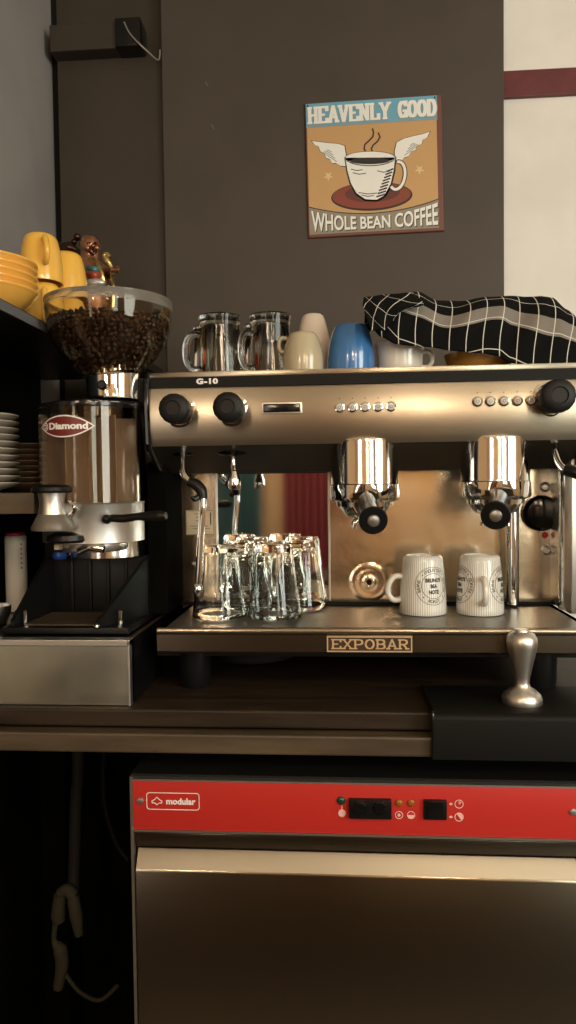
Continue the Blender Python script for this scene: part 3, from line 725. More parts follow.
# ------------------------------------------------------------------ printed mugs on the tray
def mug_prof(r_t, r_b, h, wall=.003, curve=.0):
    """upside-down mug: open rim (r_b) on the table, closed foot on top"""
    out = [(r_b-wall,.0005),(r_b-.001,0),(r_b,.0012)]
    for i in range(1,9):
        t = i/9; out.append((r_b+(r_t-r_b)*(t**1.6)+curve*math.sin(PI*t), h*t))
    out += [(r_t+.0005,h-.004),(r_t-.003,h-.0005),(r_t-.006,h),(r_t-.007,h-.002),(0,h-.002)]
    inn = [(0,h-.006),(r_t-.007,h-.007)]
    for i in range(8,0,-1):
        t = i/9; inn.append((r_b-wall+(r_t-r_b)*(t**1.6)+curve*math.sin(PI*t), (h-.004)*t))
    return out+inn+[(r_b-wall,.0005)]
def handle(mb, a, r, z0, z1, out, thick=.0045, flat=1.0, inset=.003, r1=None):
    r1 = r if r1 is None else r1
    d = Vector((math.cos(a), math.sin(a), 0))
    zm = (z0+z1)/2; h = (z1-z0)/2
    pts = [d*(r-inset)+Vector((0,0,z0)), d*(r+out*.55)+Vector((0,0,z0-.001)), d*(r+out*.95)+Vector((0,0,zm-h*.55)),
           d*(r+out)+Vector((0,0,zm)), d*(r1+out*.9)+Vector((0,0,zm+h*.6)), d*(r1+out*.5)+Vector((0,0,z1+.001)), d*(r1-inset)+Vector((0,0,z1))]
    mb.tube(pts, thick, seg=14, n=6, flat=flat); return mb
def stamp(parent_base, prof_r, ang0, zc_, R_):
    """round stamp wrapped on the mug: prof_r(z) radius"""
    cx, cy, cz = parent_base
    def wrap(v):       # v.x across, v.y up, v.z outward
        z = zc_+v.y; r = prof_r(z)+.0003+max(v.z,0)*.3; a = ang0+v.x/prof_r(z)
        return Vector((cx+r*math.cos(a), cy+r*math.sin(a), cz+z))
    mb = MB()
    for rr, ww in ((R_,.0006),(R_*.66,.0008),(R_*.97,.0002)):
        n = 48
        for i in range(n):
            a0, a1 = 2*PI*i/n, 2*PI*(i+1)/n
            mb._add([wrap(Vector((q*math.cos(a_), q*math.sin(a_), 0))) for q,a_ in ((rr-ww/2,a0),(rr+ww/2,a0),(rr+ww/2,a1),(rr-ww/2,a1))], [(0,1,2,3)])
    for s_, dy, sz in (("BRUNO'S",.0092,.0086),('BEA',-.0005,.0086),('NOTE',-.0102,.0086)):
        vs, fs = text_mesh(s_, sz, ext=0, off=.0005, sx=.8)
        mb._add([wrap(v+Vector((0,dy,0))) for v in vs], fs)
    for word, mid in (('INDUSTRY',90),('COFFEE',0),('BEANS',180),('ROAST',270)):
        for i, ch in enumerate(word):
            a_ = math.radians(mid + (1 if mid != 270 else -1)*((len(word)-1)/2-i)*9.5)
            rot = a_-PI/2 if mid != 270 else a_+PI/2
            vs, fs = text_mesh(ch, R_*.24, ext=0, off=.0001)
            cc = Vector((R_*.82*math.cos(a_), R_*.82*math.sin(a_), 0)); m_ = Matrix.Rotation(rot,3,'Z')
            mb._add([wrap(m_@v+cc) for v in vs], fs)
    for k in range(4):
        a_ = math.radians(45+90*k); cc = Vector((R_*.82*math.cos(a_), R_*.82*math.sin(a_), 0))
        pts = [cc+Vector(((.0018 if i%2==0 else .0008)*math.cos(PI/2+i*PI/5),(.0018 if i%2==0 else .0008)*math.sin(PI/2+i*PI/5),0)) for i in range(10)]
        mb._add([wrap(p) for p in pts], [tuple(range(10))])
    return mb
MH, MRB, MRT = .099, W(23.2,1.26), W(19,1.26)
def mr(z):
    t = min(max(z/MH,0),1); return MRB+(MRT-MRB)*(t**1.6)+.0005*math.sin(PI*t)
def printed_mug(x, Y, ha, ang0s, lab):
    c = P(x,605,Y); base = (c.x, Y, ZTR+.0002)
    MT = mug_prof(MRT, MRB, MH, curve=.0005)
    t = thing('printed_mug', lab, 'mug', base, 'printed mugs on the drip tray')
    MB().lathe(MT, base, 72).build('mug_body', M['ribbed'], t, ang=50)
    hb = MB(); handle(hb, 0, mr(.035), .024, .062, .022, .0050, r1=mr(.058))
    rm = Matrix.Rotation(ha,4,'Z')
    bmesh.ops.transform(hb.b, matrix=Matrix.Translation(base) @ rm, verts=hb.b.verts)
    hb.build('handle', M['offwhite'], t)
    for a0 in ang0s:
        stamp(base, mr, a0, .050, .0315).build('round_print', M['ink'], t, smooth=False, recalc=False)
printed_mug(423, 1.272, math.radians(188), (math.radians(-68),), 'ribbed white mug upside down, round coffee print facing front, handle left')
printed_mug(480, 1.272, math.radians(-92), (math.radians(-28),math.radians(-162)), 'ribbed white mug upside down at right, handle turned to the front')

# ------------------------------------------------------------------ glassware and cups on top of the machine
def beer_mug():
    t = thing('glass_beer_mug', '', 'mug', (0,0,0), 'glass beer mugs on the machine top')
    h = .108
    o_ = [(.0295,.0),(.0340,.0),(.0355,.004),(.0345,.012),(.0325,.05),(.0310,.085),(.0315,.098),(.0330,.103),(.0325,.107),(.030,h),(.0,h)]
    i_ = [(.0,.092),(.020,.091),(.0262,.085),(.0272,.05),(.0290,.012),(.0295,.0)]
    MB().lathe(o_+i_, (0,0,0), 80, wob=lambda a,z: 1+(.014*abs(math.cos(6*a)) if .008<z<.09 else 0)).build('mug_body', M['glass'], t, ang=60)
    hb = MB(); handle(hb, PI, .0345, .018, .073, .021, .0054, inset=.0035)
    hb.build('handle', M['glass'], t)
    return t
bm0 = beer_mug()
bml = [(220,1.245,0.45,'heavy glass beer mug upside down, front one of the left pair, handle pointing left'),
       (213,1.33,-2.6,'glass beer mug upside down behind the leftmost mug on the machine top'),
       (270.5,1.25,0.7,'heavy glass beer mug upside down beside the cream cup, handle pointing left'),
       (264,1.33,-.9,'glass beer mug upside down behind the mug next to the cream cup')]
for i,(x,Y,rz,lab) in enumerate(bml):
    o = bm0 if i == 0 else copy_tree(bm0)
    o.scale = (1.06,1.06,1.0)
    c = P(x,340,Y); o.location = (c.x,Y,ZT+.0003); o.rotation_euler = (0,0,rz); o['label'] = lab
def simple_mug(name, x, Y, ytop, rt, rb, m_, lab, ha=None, hz=(.6,.85), hout=.016, curve=0, z=None, hth=.0035, cat='mug', grp=None):
    c = P(x,360,Y); zt_ = P(x,ytop,Y-rt*.7).z; z = ZT+.0003 if z is None else z; h = zt_-z
    base = (c.x,Y,z)
    t = thing(name, lab, cat, base, grp)
    MB().lathe(mug_prof(rt, rb, h, curve=curve), base, 64).build('mug_body', m_, t, ang=50)
    if ha is not None:
        hb = MB(); handle(hb, ha, rb+(rt-rb)*.6+curve, h*hz[0], h*hz[1], hout, hth)
        bmesh.ops.translate(hb.b, verts=hb.b.verts, vec=Vector(base)); hb.build('handle', m_, t)
    return t
simple_mug('espresso_cup', 303, 1.204, 331, W(13.5,1.22), W(19.5,1.22), M['cream'], 'small olive cream cup upside down with its ring handle on the left', ha=PI*.97, hz=(.58,.88), hout=.010, curve=.003)
simple_mug('tall_cup', 313.5, 1.31, 313, W(10.5,1.3), W(18,1.3), M['palepink'], 'tall pale pink cup upside down behind the cream cup', curve=.004)
c = P(325,360,1.39)
tag(MB().lathe([(0,0),(.024,0),(.027,.004),(.027,.045),(.026,.055),(.0245,.055),(.025,.045),(.024,.006),(0,.006)], (c.x,1.39,ZT+.0002), 48).build('amber_glass', M['amber'], None, loc=(c.x,1.39,ZT+.0002)), 'small amber glass peeking out between the pale pink cup and the blue mug', 'glass')
simple_mug('blue_mug', 351, 1.24, 323, W(16,1.24), W(22.5,1.24), M['blue'], 'glossy blue mug upside down left of the checked towel', curve=.004)
# white cup standing upright, below the towel
c = P(400,360,1.262); base = (c.x,1.262,ZT+.0002); hcup = P(400,341,1.23).z-ZT
wc = thing('white_cup', 'wide white cup with a small ring handle, half hidden under the checked towel', 'cup', base)
rr = W(23,1.235)
MB().lathe([(0,0),(rr*.72,0),(rr*.92,.006),(rr*.97,.02),(rr*.98,hcup*.6),(rr*1.04,hcup*.92),(rr*1.10,hcup),(rr*1.06,hcup),(rr*.93,hcup*.6),(rr*.88,.02),(rr*.7,.008),(0,.007)], base, 64).build('cup_body', M['offwhite'], wc, ang=60)
hb = MB(); handle(hb, -.25, rr*.98, hcup*.30, hcup*.72, .016, .0035); bmesh.ops.translate(hb.b, verts=hb.b.verts, vec=Vector(base)); hb.build('handle', M['offwhite'], wc)
# amber bowl under the towel
c = P(479,360,1.27); base = (c.x,1.27,ZT+.0002)
M['amberbowl'] = mat('amber_glaze', (.34,.17,.035), .25, Coat_Weight=.5)
tag(MB().lathe([(0,0),(.035,0),(.038,.003),(.052,.018),(.058,.036),(.056,.036),(.049,.020),(.036,.007),(0,.006)], base, 64).build('amber_bowl', M['amberbowl'], None, loc=base), 'low amber bowl showing below the hanging edge of the checked towel', 'bowl')

# ------------------------------------------------------------------ checked towel
def interp(pts, x):
    if x <= pts[0][0]: return pts[0][1]
    for (a,b),(c_,d) in zip(pts, pts[1:]):
        if x <= c_:
            t = (x-a)/(c_-a); t = t*t*(3-2*t)*.5+t*.5; return b+(d-b)*t
    return pts[-1][1]
up = [(366,300),(375,296),(392,294),(420,293),(437,300),(458,300),(485,298),(515,297),(540,295),(553,297),(566,309),(580,324),(600,338)]
lo = [(366,318),(372,330),(380,338),(395,345),(412,347),(430,348),(450,352),(480,354),(498,357),(508,364),(530,367),(550,368),(562,369),(580,372),(600,374)]
def towel():
    mb = MB(); N, K = 150, 44
    uvs = []; grid = []
    for i in range(N+1):
        x = 366+(600-366)*i/N
        yu, yl = interp(up,x), interp(lo,x)
        Yc = 1.205
        row = []
        top = P(x, yu, Yc+.065); bot = P(x, yl, Yc)
        for k in range(K+1):
            s_ = k/K                                   # 0 = rear hem, 1 = front hem
            # rear part falls behind, front part faces the viewer
            if s_ < .38:
                q = s_/.38
                Y = 1.40-(1.40-(Yc+.065))*q
                z = top.z-.028*(1-q)**2+.006*math.sin(q*5+x*.05)*(1-q)
                X = top.x
            else:
                q = (s_-.38)/.62
                f = 1-math.cos(q*PI/2)
                Y = (Yc+.065)-.075*math.sin(min(1,q*1.25)*PI/2)
                z = top.z+(bot.z-top.z)*(q**1.35)
                X = top.x+(bot.x-top.x)*q
            e = math.sin(PI*min(1,max(0,(s_-.2)/.8)))
            wob = .0045*math.sin(x*.085+4*q)+.003*math.sin(x*.19+1.3+6*q)
            Y += wob*e*1.2
            z += .0022*math.sin(x*.062+2.0)*e
            row.append((X, Y, max(z, ztop+.0035)))
        grid.append(row)
    vs = [[mb.b.verts.new(p) for p in r] for r in grid]
    uvl = mb.b.loops.layers.uv.new('UVMap')
    for i in range(N):
        for k in range(K):
            f = mb.b.faces.new((vs[i][k],vs[i+1][k],vs[i+1][k+1],vs[i][k+1]))
            for lp, (a_,b_) in zip(f.loops, ((i,k),(i+1,k),(i+1,k+1),(i,k+1))):
                u = a_/N*.372+.003*math.sin(b_*.2); v = (b_/K-.38)/.62*.105+.012 if b_/K > .38 else (b_/K-.38)*.4+.012
                if a_/N < .14: v += (.14-a_/N)*.20
                lp[uvl].uv = (u, v+.006*math.sin(a_/N*14))
    return mb
loc = P(470,365,1.3)
tw = towel().build('dish_towel', M['towel'], None, loc=(loc.x,1.3,ZT), recalc=True, ang=80)
so = tw.modifiers.new('thickness','SOLIDIFY'); so.thickness = .0024; so.offset = -1
tag(tw, 'black towel with thin white checks and a grey band draped over cups', 'towel')
# folded-over corner at the left end
mb = MB(); uvl = mb.b.loops.layers.uv.new('UVMap')
cor = [[(364,297),(375,296),(392,294),(412,292)],[(363,304),(375,304),(393,300),(420,298)],[(366,315),(378,318),(390,312),(424,304)],[(372,330),(384,331),(392,322),(402,308)]]
from itertools import product
NN = 16; V = {}
for i, j in product(range(NN+1), range(NN+1)):
    u = i/NN*3; v = j/NN*3; i0, j0 = min(int(u),2), min(int(v),2); fu, fv = u-i0, v-j0
    g = lambda a,b_: Vector(cor[b_][a])
    p = (g(i0,j0)*(1-fu)+g(i0+1,j0)*fu)*(1-fv)+(g(i0,j0+1)*(1-fu)+g(i0+1,j0+1)*fu)*fv
    V[i,j] = mb.b.verts.new(P(p.x, p.y, 1.166+.040*(1-j/NN)**1.5+.012*(i/NN)-.006*math.sin(PI*i/NN)*math.sin(PI*j/NN)+.003*math.sin(i*.9)))
for i, j in product(range(NN), range(NN)):
    f = mb.b.faces.new((V[i,j],V[i+1,j],V[i+1,j+1],V[i,j+1]))
    for lp,(a_,b_) in zip(f.loops, ((i,j),(i+1,j),(i+1,j+1),(i,j+1))):
        uu, vv = a_/NN*.10, b_/NN*.07
        lp[uvl].uv = (uu*.75+vv*.66-.02, .16+(-uu*.66+vv*.75)*1.35)
fo = mb.build('folded_corner', M['towel'], None, ang=80)
fo.parent = tw; fo.location = -tw.location
so = fo.modifiers.new('thickness','SOLIDIFY'); so.thickness = .0024; so.offset = -1

# ------------------------------------------------------------------ tamping mat and tamper
ym0, ym1 = 1.046, 1.19
xm0 = P(426,700,1.13).x; xm1 = P(640,700,1.13).x
tm = thing('tamping_mat', 'black rubber tamping mat folded over the counter edge under the tamper', 'mat', (xm0,1.12,Z_CNT))
MB().prism([(ym1,Z_CNT+.0003),(ym1,Z_CNT+.006),(ym0+.006,Z_CNT+.006),(ym0-.001,Z_CNT+.003),(ym0-.003,Z_CNT-.004),(ym0-.003,Z_CNT-.060),(ym0+.0025,Z_CNT-.060),(ym0+.0025,Z_CNT-.002),(ym0+.006,Z_CNT+.0003)],'x',xm0,xm1).build('mat', mat('rubber',(.005,.005,.004),.5,Specular_IOR_Level=.15), tm, ang=60)
MB().tube([(xm0,ym1,Z_CNT+.006),(xm0,1.10,Z_CNT+.0065),(xm0,ym0+.006,Z_CNT+.0065),(xm0,ym0-.002,Z_CNT+.0),(xm0,ym0-.003,Z_CNT-.03),(xm0,ym0-.003,Z_CNT-.059)], .0022, seg=8, n=5).build('raised_lip', M['blackgloss'], tm)
c = P(522,697,1.098); base = (c.x,1.098,Z_CNT+.0062)
tp = thing('tamper', 'satin aluminium coffee tamper standing on the black rubber mat', 'tamper', base)
s_ = 1.115/F
zz = lambda y: (698-y)*s_
MB().lathe([(0,0),(.0285,0),(.029,.001),(.029,.008),(.0285,.0095),(0,.0095)], base, 48).build('base', M['alu'], tp)
MB().lathe([(0,.0095),(.0275,.0095),(.0268,.013),(.020,.019),(.0120,.024),(.0105,.030),(.0118,.040),(.0150,.055),(.0186,.070),(.0212,.082),(.0222,.089),(.0215,.096),(.0180,.102),(.0125,.1055),(.0108,.1060),(.0102,.1085),(.004,.1095),(0,.1095)], base, 48).build('handle', M['alu'], tp, ang=50)

# ------------------------------------------------------------------ knock box drawer under the grinder
kx1 = P(130,660,1.08).x; kz = P(65,640,1.08).z; ky1 = 1.46
kb = thing('knock_box_drawer', 'long stainless drawer box under the coffee grinder at the counter edge', 'drawer box', ((XWL+kx1)/2,1.08,Z_CNT))
MB().box((XWL+.002,1.09,Z_CNT+.0005),(kx1,ky1,kz)).build('body', M['blackgloss'], kb, smooth=False, bevel=.0015)
MB().box((XWL+.002,1.082,Z_CNT+.0005),(kx1-.004,1.092,kz-.009)).build('drawer_front', noisy(mat('worn_steel',(.62,.62,.52),.3,1.0),5,(.50,.50,.42),(.68,.68,.58),rough=(.24,.42)), kb, smooth=False, bevel=.001)
MB().box((XWL+.002,1.078,kz-.009),(kx1,1.10,kz+.0005)).box((kx1-.004,1.078,Z_CNT+.0005),(kx1,1.10,kz)).build('front_lip', M['alu'], kb, smooth=False, bevel=.001)
MB().box((kx1-.004,1.10,kz),(kx1+.001,ky1,kz+.0012)).build('side_lip', M['brassdark'], kb, smooth=False)

# ------------------------------------------------------------------ coffee grinder
GY = 1.20; gc = P(96,600,GY)
gr = thing('coffee_grinder', 'tall coffee grinder with clear bean hopper, chrome body and doser', 'coffee grinder', (gc.x,GY,kz))
zg = kz+.0015
# base with sloping side gussets
bx0 = P(8,612,1.14).x; bx1 = P(97,622,1.13).x; wx1 = P(150,560,1.25).x; wx0 = P(48,560,1.25).x
MB().box((bx0,1.115,zg),(wx1,1.40,zg+.010),.002).build('base_plate', M['black'], gr)
gz = P(100,557,1.24).z
def gusset(p0, p1, back):
    a_, b_ = Vector(p0), Vector(p1)
    mb = MB(); t_ = .006
    vs = [(a_.x,a_.y,zg+.008),(a_.x,a_.y,zg+.018),(b_.x,b_.y,b_.z),(b_.x,back,b_.z),(b_.x,back,zg+.008),(b_.x,b_.y,zg+.008)]
    vs2 = [(x+t_,y,z) for x,y,z in vs]
    mb._add(vs+vs2, [(0,1,2,5),(5,2,3,4),(6,11,8,7),(11,10,9,8),(0,6,7,1),(1,7,8,2),(2,8,9,3),(3,9,10,4),(4,10,11,5),(5,11,6,0)])
    return mb
gusset((P(10,610,1.13).x,1.13,0),(wx0,1.235,gz),1.30).build('gusset', M['black'], gr, smooth=False)
gusset((P(95,622,1.12).x,1.12,0),(wx1-.006,1.235,gz),1.30).build('gusset', M['black'], gr, smooth=False)
MB().box((wx0,1.262,zg+.008),(wx1,1.40,gz),.002).build('motor_plinth', M['black'], gr)
for x in (72,90,108,126):
    c = P(x,572,1.26); MB().box((c.x-.003,1.257,zg+.012),(c.x+.003,1.264,gz-.004),.001).build('rib', M['black'], gr)
MB().box((P(40,590,1.2).x,1.135,zg+.010),(P(110,590,1.2).x,1.25,zg+.0115)).build('drip_board', M['wood_edge'], gr, smooth=False)
for (x,y,Y) in ((17,606,1.15),(25,606,1.15),(120,604,1.15)):
    c = P(x,y,Y); MB().cyl((c.x,Y,zg+.009),(c.x,Y,zg+.032),.0035,bev=.0008).build('pin', M['chrome'], gr)
c = P(96,622,1.11); MB().ball((c.x,1.113,zg+.013),.0045).build('pin', M['chrome'], gr)
# chrome body
cb = P(104,480,1.27)
zb0 = gz; zb1 = P(100,402,1.2).z
bw = W(44,1.23)
MB().lathe([(0,0),(bw,0),(bw*1.0,.006),(bw*.985,.03),(bw*.93,(zb1-zb0)*.5),(bw*.86,(zb1-zb0)*.8),(bw*.80,(zb1-zb0)),(0,(zb1-zb0))], (cb.x+.004,1.285,zb0), 72).build('body', M['satin'], gr, ang=50)
# neck and collar
cn = P(110,385,1.16)
nk0 = P(110,402,1.12).z; nk1 = P(110,366,1.12).z
xh = P(106.5,330,1.13).x
YH = 1.145
MB().lathe([(0,0),(W(53,1.1),0),(W(54,1.1),.004),(W(53,1.1),.010),(W(40,1.1),.013),(0,.013)], (P(92,398,1.15).x,1.185,nk0-.006), 64).build('collar', M['blackgloss'], gr)
nc = P(113,385,YH).x
MB().lathe([(0,0),(W(26.5,YH),0),(W(26,YH),.004),(W(27.5,YH),nk1-nk0),(0,nk1-nk0)], (nc,YH,nk0+.006), 64).build('neck', M['chrome'], gr, ang=50)
c = P(102,385,YH-.042); MB().lathe([(0,.004),(.005,.004),(.0075,.001),(.0075,-.006)], (c.x,c.y,c.z), 24, rotX()).build('adjustment_screw', M['black'], gr)
# hopper
def pr(pts, y0):   # half width px / y px -> radius, z at hopper depth
    zr = P(106.5,y0,YH-.05).z
    out = []
    for hw, y in pts: out.append((W(hw,YH), P(106.5,y,YH-W(hw,YH)*.5).z))
    return out
hpx = [(62.5,297),(62.8,304),(62.0,314),(60.0,326),(55.5,340),(47.5,353),(38,363),(30,371),(28,376)]
ho_ = pr(hpx, 297)
hi_ = [(r-.0022, z+.0006) for r,z in ho_][::-1]
hpr = ho_[::-1]+[(ho_[0][0]+.0012,ho_[0][1]+.001),(ho_[0][0]+.0012,ho_[0][1]+.004),(ho_[0][0]-.003,ho_[0][1]+.004)]+[(r-.0022, z+.0006) for r,z in ho_]
M['frost'] = mat('frosted_rim', (.42,.40,.35), .3, Alpha=.3)
hop = MB().lathe(hpr+[hpr[0]], (xh,YH,0), 80).build('hopper', M['smoke'], gr, ang=60)
MB().lathe([(ho_[0][0]+.0013,ho_[0][1]+.0042),(ho_[0][0]+.0016,ho_[0][1]+.001),(ho_[1][0]+.0006,ho_[1][1]-.001)], (xh,YH,0), 80).build('rim_band', M['frost'], hop)
# beans: fill surface just inside the hopper and a mounded top
def rad_at(z, off):
    for (r0,z0_),(r1,z1_) in zip(ho_, ho_[1:]):
        if z1_ <= z <= z0_: return r1+(r0-r1)*(z-z1_)/(z0_-z1_)-off
    return .02
ztopb = P(106.5,311,YH-.08).z; zbot = ho_[-1][1]+.006
mb = MB()
core = [(0,zbot+.001)]+[(rad_at(zbot+(ztopb-zbot)*i/10,.011),zbot+(ztopb-zbot-.004)*i/10) for i in range(11)]+[(0,ztopb-.002)]
mb.lathe(core, (xh,YH,0), 40)
def bean(mb, p, nrm, s=1.0):
    q = Vector((0,0,1)).rotation_difference(nrm).to_matrix() @ Matrix.Rotation(random.uniform(0,PI),3,'Z') @ Matrix.Rotation(random.uniform(-.5,.5),3,'X')
    L, Wd, H = .0052*s, .0036*s, .0026*s
    prof = [(0,-1),(.7,-.7),(1,0),(.75,.62),(0,.9)]
    seg = 10; rows = []
    for r, z in prof:
        if r == 0: rows.append([mb.b.verts.new(p+q@Vector((0,0,z*H)))])
        else:
            row = []
            for i in range(seg):
                a = 2*PI*i/seg; row.append(mb.b.verts.new(p+q@Vector((r*L*math.cos(a), r*Wd*math.sin(a), z*H))))
            rows.append(row)
    for A, B in zip(rows, rows[1:]):
        for i in range(seg):
            j = (i+1)%seg
            if len(A)==1: mb.b.faces.new((A[0],B[i],B[j]))
            elif len(B)==1: mb.b.faces.new((A[i],B[0],A[j]))
            else: mb.b.faces.new((A[i],B[i],B[j],A[j]))
z = zbot; k = 0
while z < ztopb:
    r = rad_at(z, .0062); nb = int(2*PI*r/.0088)
    for i in range(nb):
        a = 2*PI*(i+.5*(k%2)+random.uniform(-.25,.25))/nb
        if math.sin(a) > .55: continue
        nrm = Vector((math.cos(a), math.sin(a), -.5)).normalized()
        bean(mb, Vector((xh+r*math.cos(a), YH+r*math.sin(a), z+random.uniform(-.0015,.0015))), nrm, random.uniform(.9,1.15))
    z += .0066; k += 1
rt_ = rad_at(ztopb-.004,.008)
for i in range(260):
    rr_ = rt_*math.sqrt(random.random()); a = random.uniform(0,2*PI)
    bean(mb, Vector((xh+rr_*math.cos(a), YH+rr_*math.sin(a), ztopb-.002+.004*random.random())), Vector((random.uniform(-.4,.4),random.uniform(-.4,.4),1)).normalized())
bo = mb.build('coffee_beans', M['bean'], None, loc=(xh,YH,zbot), ang=80)
tag(bo, 'dark roasted coffee beans filling the clear grinder hopper', 'coffee beans', kind='stuff')
# doser: clear chamber, label, lower chrome drum
cd = P(88,450,1.14); dxr = W(51,1.14)
zd0 = P(88,503,1.08).z; zd1 = P(88,404,1.08).z; zdb = P(88,553,1.10).z
YDo = 1.15
MB().lathe([(dxr,0),(dxr,zd1-zd0),(dxr-.0025,zd1-zd0),(dxr-.0025,0),(dxr,0)], (cd.x,YDo,zd0), 72).build('doser_chamber', M['doser'], gr, ang=60)
MB().lathe([(0,0),(dxr+.001,0),(dxr+.0015,.003),(dxr+.001,.007),(0,.007)], (cd.x,YDo,zd1-.003), 72).build('doser_lid', M['blackgloss'], gr)
MB().lathe([(0,0),(dxr*.62,0),(dxr*.66,.004),(dxr*.66,.012),(dxr*1.0,.016),(dxr*1.0,zd0-zdb-.003),(dxr*1.02,zd0-zdb),(0,zd0-zdb)], (cd.x+.004,YDo,zdb), 72).build('doser_drum', M['alu'], gr, ang=40)
# vanes inside the chamber, coffee-stained
M['stain'] = noisy(mat('coffee_stained_plastic', (.2,.12,.08), .4), 14, (.20,.12,.08), (.42,.32,.24), stretch=(1,1,.3))
mb = MB(); mb.cyl((cd.x,YDo,zd0),(cd.x,YDo,zd1-.004),.008)
for k in range(6):
    a = k*PI/3+.35; d = Vector((math.cos(a),math.sin(a),0)); nn = Vector((-d.y,d.x,0))*.001
    p = Vector((cd.x,YDo,zd0)); q = p+d*(dxr-.006); hh = Vector((0,0,(zd1-zd0)*.9))
    mb._add([p+nn,q+nn,q-nn,p-nn,p+nn+hh,q+nn+hh,q-nn+hh,p-nn+hh],[(0,1,2,3),(7,6,5,4),(0,4,5,1),(1,5,6,2),(2,6,7,3),(3,7,4,0)])
mb.build('doser_vanes', M['stain'], gr, smooth=False)
# oval maker's label wrapped on the chamber
lc = P(65,426.5,YDo-dxr*.9); 
a_c = math.atan2(-1, (lc.x-cd.x)/ (dxr*.92)) 
ang_c = -math.acos(max(-1,min(1,(lc.x-cd.x)/dxr)))
def wrapd(lift):
    def f(v):
        a = ang_c+v.x/dxr; r = dxr+.0004+lift+max(v.z,0)
        return Vector((cd.x+r*math.cos(a), YDo+r*math.sin(a), lc.z+v.y))
    return f
def lens(hw, hh, n=24):
    pts = []
    for i in range(n+1):
        t = -1+2*i/n; pts.append((hw*t, hh*(1-abs(t)**2.1)))
    return pts+[(x,-y) for x,y in pts[-2:0:-1]]
def strip_poly(mb, hw, hh, fn, n=28):
    pr_ = None
    for i in range(n+1):
        t = -1+2*i/n; h_ = hh*(1-abs(t)**2.1)+1e-5
        a = mb.b.verts.new(fn(Vector((hw*t,h_,0)))); b_ = mb.b.verts.new(fn(Vector((hw*t,-h_,0))))
        if pr_: mb.b.faces.new((pr_[0],pr_[1],b_,a))
        pr_ = (a,b_)
    return mb
lw, lh = .047, .0165
lb = strip_poly(MB(), lw, lh, wrapd(.0)).build('maker_label', M['white'], gr, recalc=False)
strip_poly(MB(), lw*.94, lh*.88, wrapd(.0004)).build('label_field', M['label_maroon'], lb, recalc=False)
mb = MB(); f_ = wrapd(.0009)
text_on(mb, 'Diamond', .0135, lambda v: f_(v+Vector((.006,0,0))), ext=.0002, off=.0006, sx=1.25)
for r_ in (.0050,.0024):
    n=16
    for i in range(n):
        a0, a1 = 2*PI*i/n, 2*PI*(i+1)/n
        if r_ < .003 and i in (7,8): continue
        mb._add([f_(Vector((-.033+q*math.cos(a_), q*1.15*math.sin(a_), .0002))) for q,a_ in ((r_-.0007,a0),(r_+.0007,a0),(r_+.0007,a1),(r_-.0007,a1))], [(0,1,2,3)])
mb.build('label_lettering', M['white'], lb, smooth=False, recalc=False)
# lever
p0_, p1_ = P(105,518,1.075), P(166,515.5,1.05)
lv = MB().tube([p0_+Vector((0,.02,0)),P(112,518,1.07),P(124,518.5,1.065),P(138,516.5,1.06),P(152,516.5,1.055),P(160,516,1.052),P(166,515.5,1.05)], [.0055,.0060,.0062,.0056,.0080,.0085,.0050], seg=18).ball(P(107,519,1.075),.0075).build('doser_lever', M['black'], gr)
# press tamper on the left front
ct_ = P(52,500,1.06)
zf = lambda y: P(52,y,1.04).z
MB().lathe([(0,0),(W(20,1.06),0),(W(21,1.06),.003),(W(20,1.06),.008),(W(15,1.06),.012),(0,.012)][::1], (ct_.x,1.06,zf(493)), 40).build('press_top', M['black'], gr)
MB().lathe([(0,zf(515)),(W(14.5,1.06),zf(515)),(W(13,1.06),zf(508)),(W(12.5,1.06),zf(502)),(W(14,1.06),zf(493)),(0,zf(493))], (ct_.x,1.06,0), 40).build('press_body', M['alu'], gr, ang=50)
MB().lathe([(0,zf(531)),(W(21,1.06),zf(531)),(W(21.5,1.06),zf(528)),(W(17,1.06),zf(519)),(W(14,1.06),zf(514)),(0,zf(514))], (ct_.x,1.06,0), 40).build('press_skirt', mat('smoked_skirt',(.13,.11,.085),.35), gr, ang=50)
MB().tube([P(70,500,1.055),P(75,508,1.05),P(70,516,1.055)], .0035, seg=10).build('press_clip', M['chrome'], gr)
cf = P(70,540,1.09)
MB().lathe([(0,0),(W(20,1.08),0),(W(22,1.08),.004),(W(21,1.08),.011),(W(12,1.08),.016),(0,.016)], (cf.x,1.085,P(70,543,1.07).z), 40).build('filter_fork', M['black'], gr)
MB().box(P(54,550,1.10),P(66,543,1.13),.001).build('sensor_block', M['paper'], gr)
MB().tube([P(80,551,1.09),P(90,547,1.08),P(104,549,1.08)], .006, seg=12).build('spout', M['chrome'], gr)
c = P(55,561,1.21); MB().lathe([(0,.0),(.010,.0),(.0125,.005),(.011,.012),(0,.014)], (c.x,1.232,gz-.002), 24).build('blue_cap', M['bluecap'], gr)

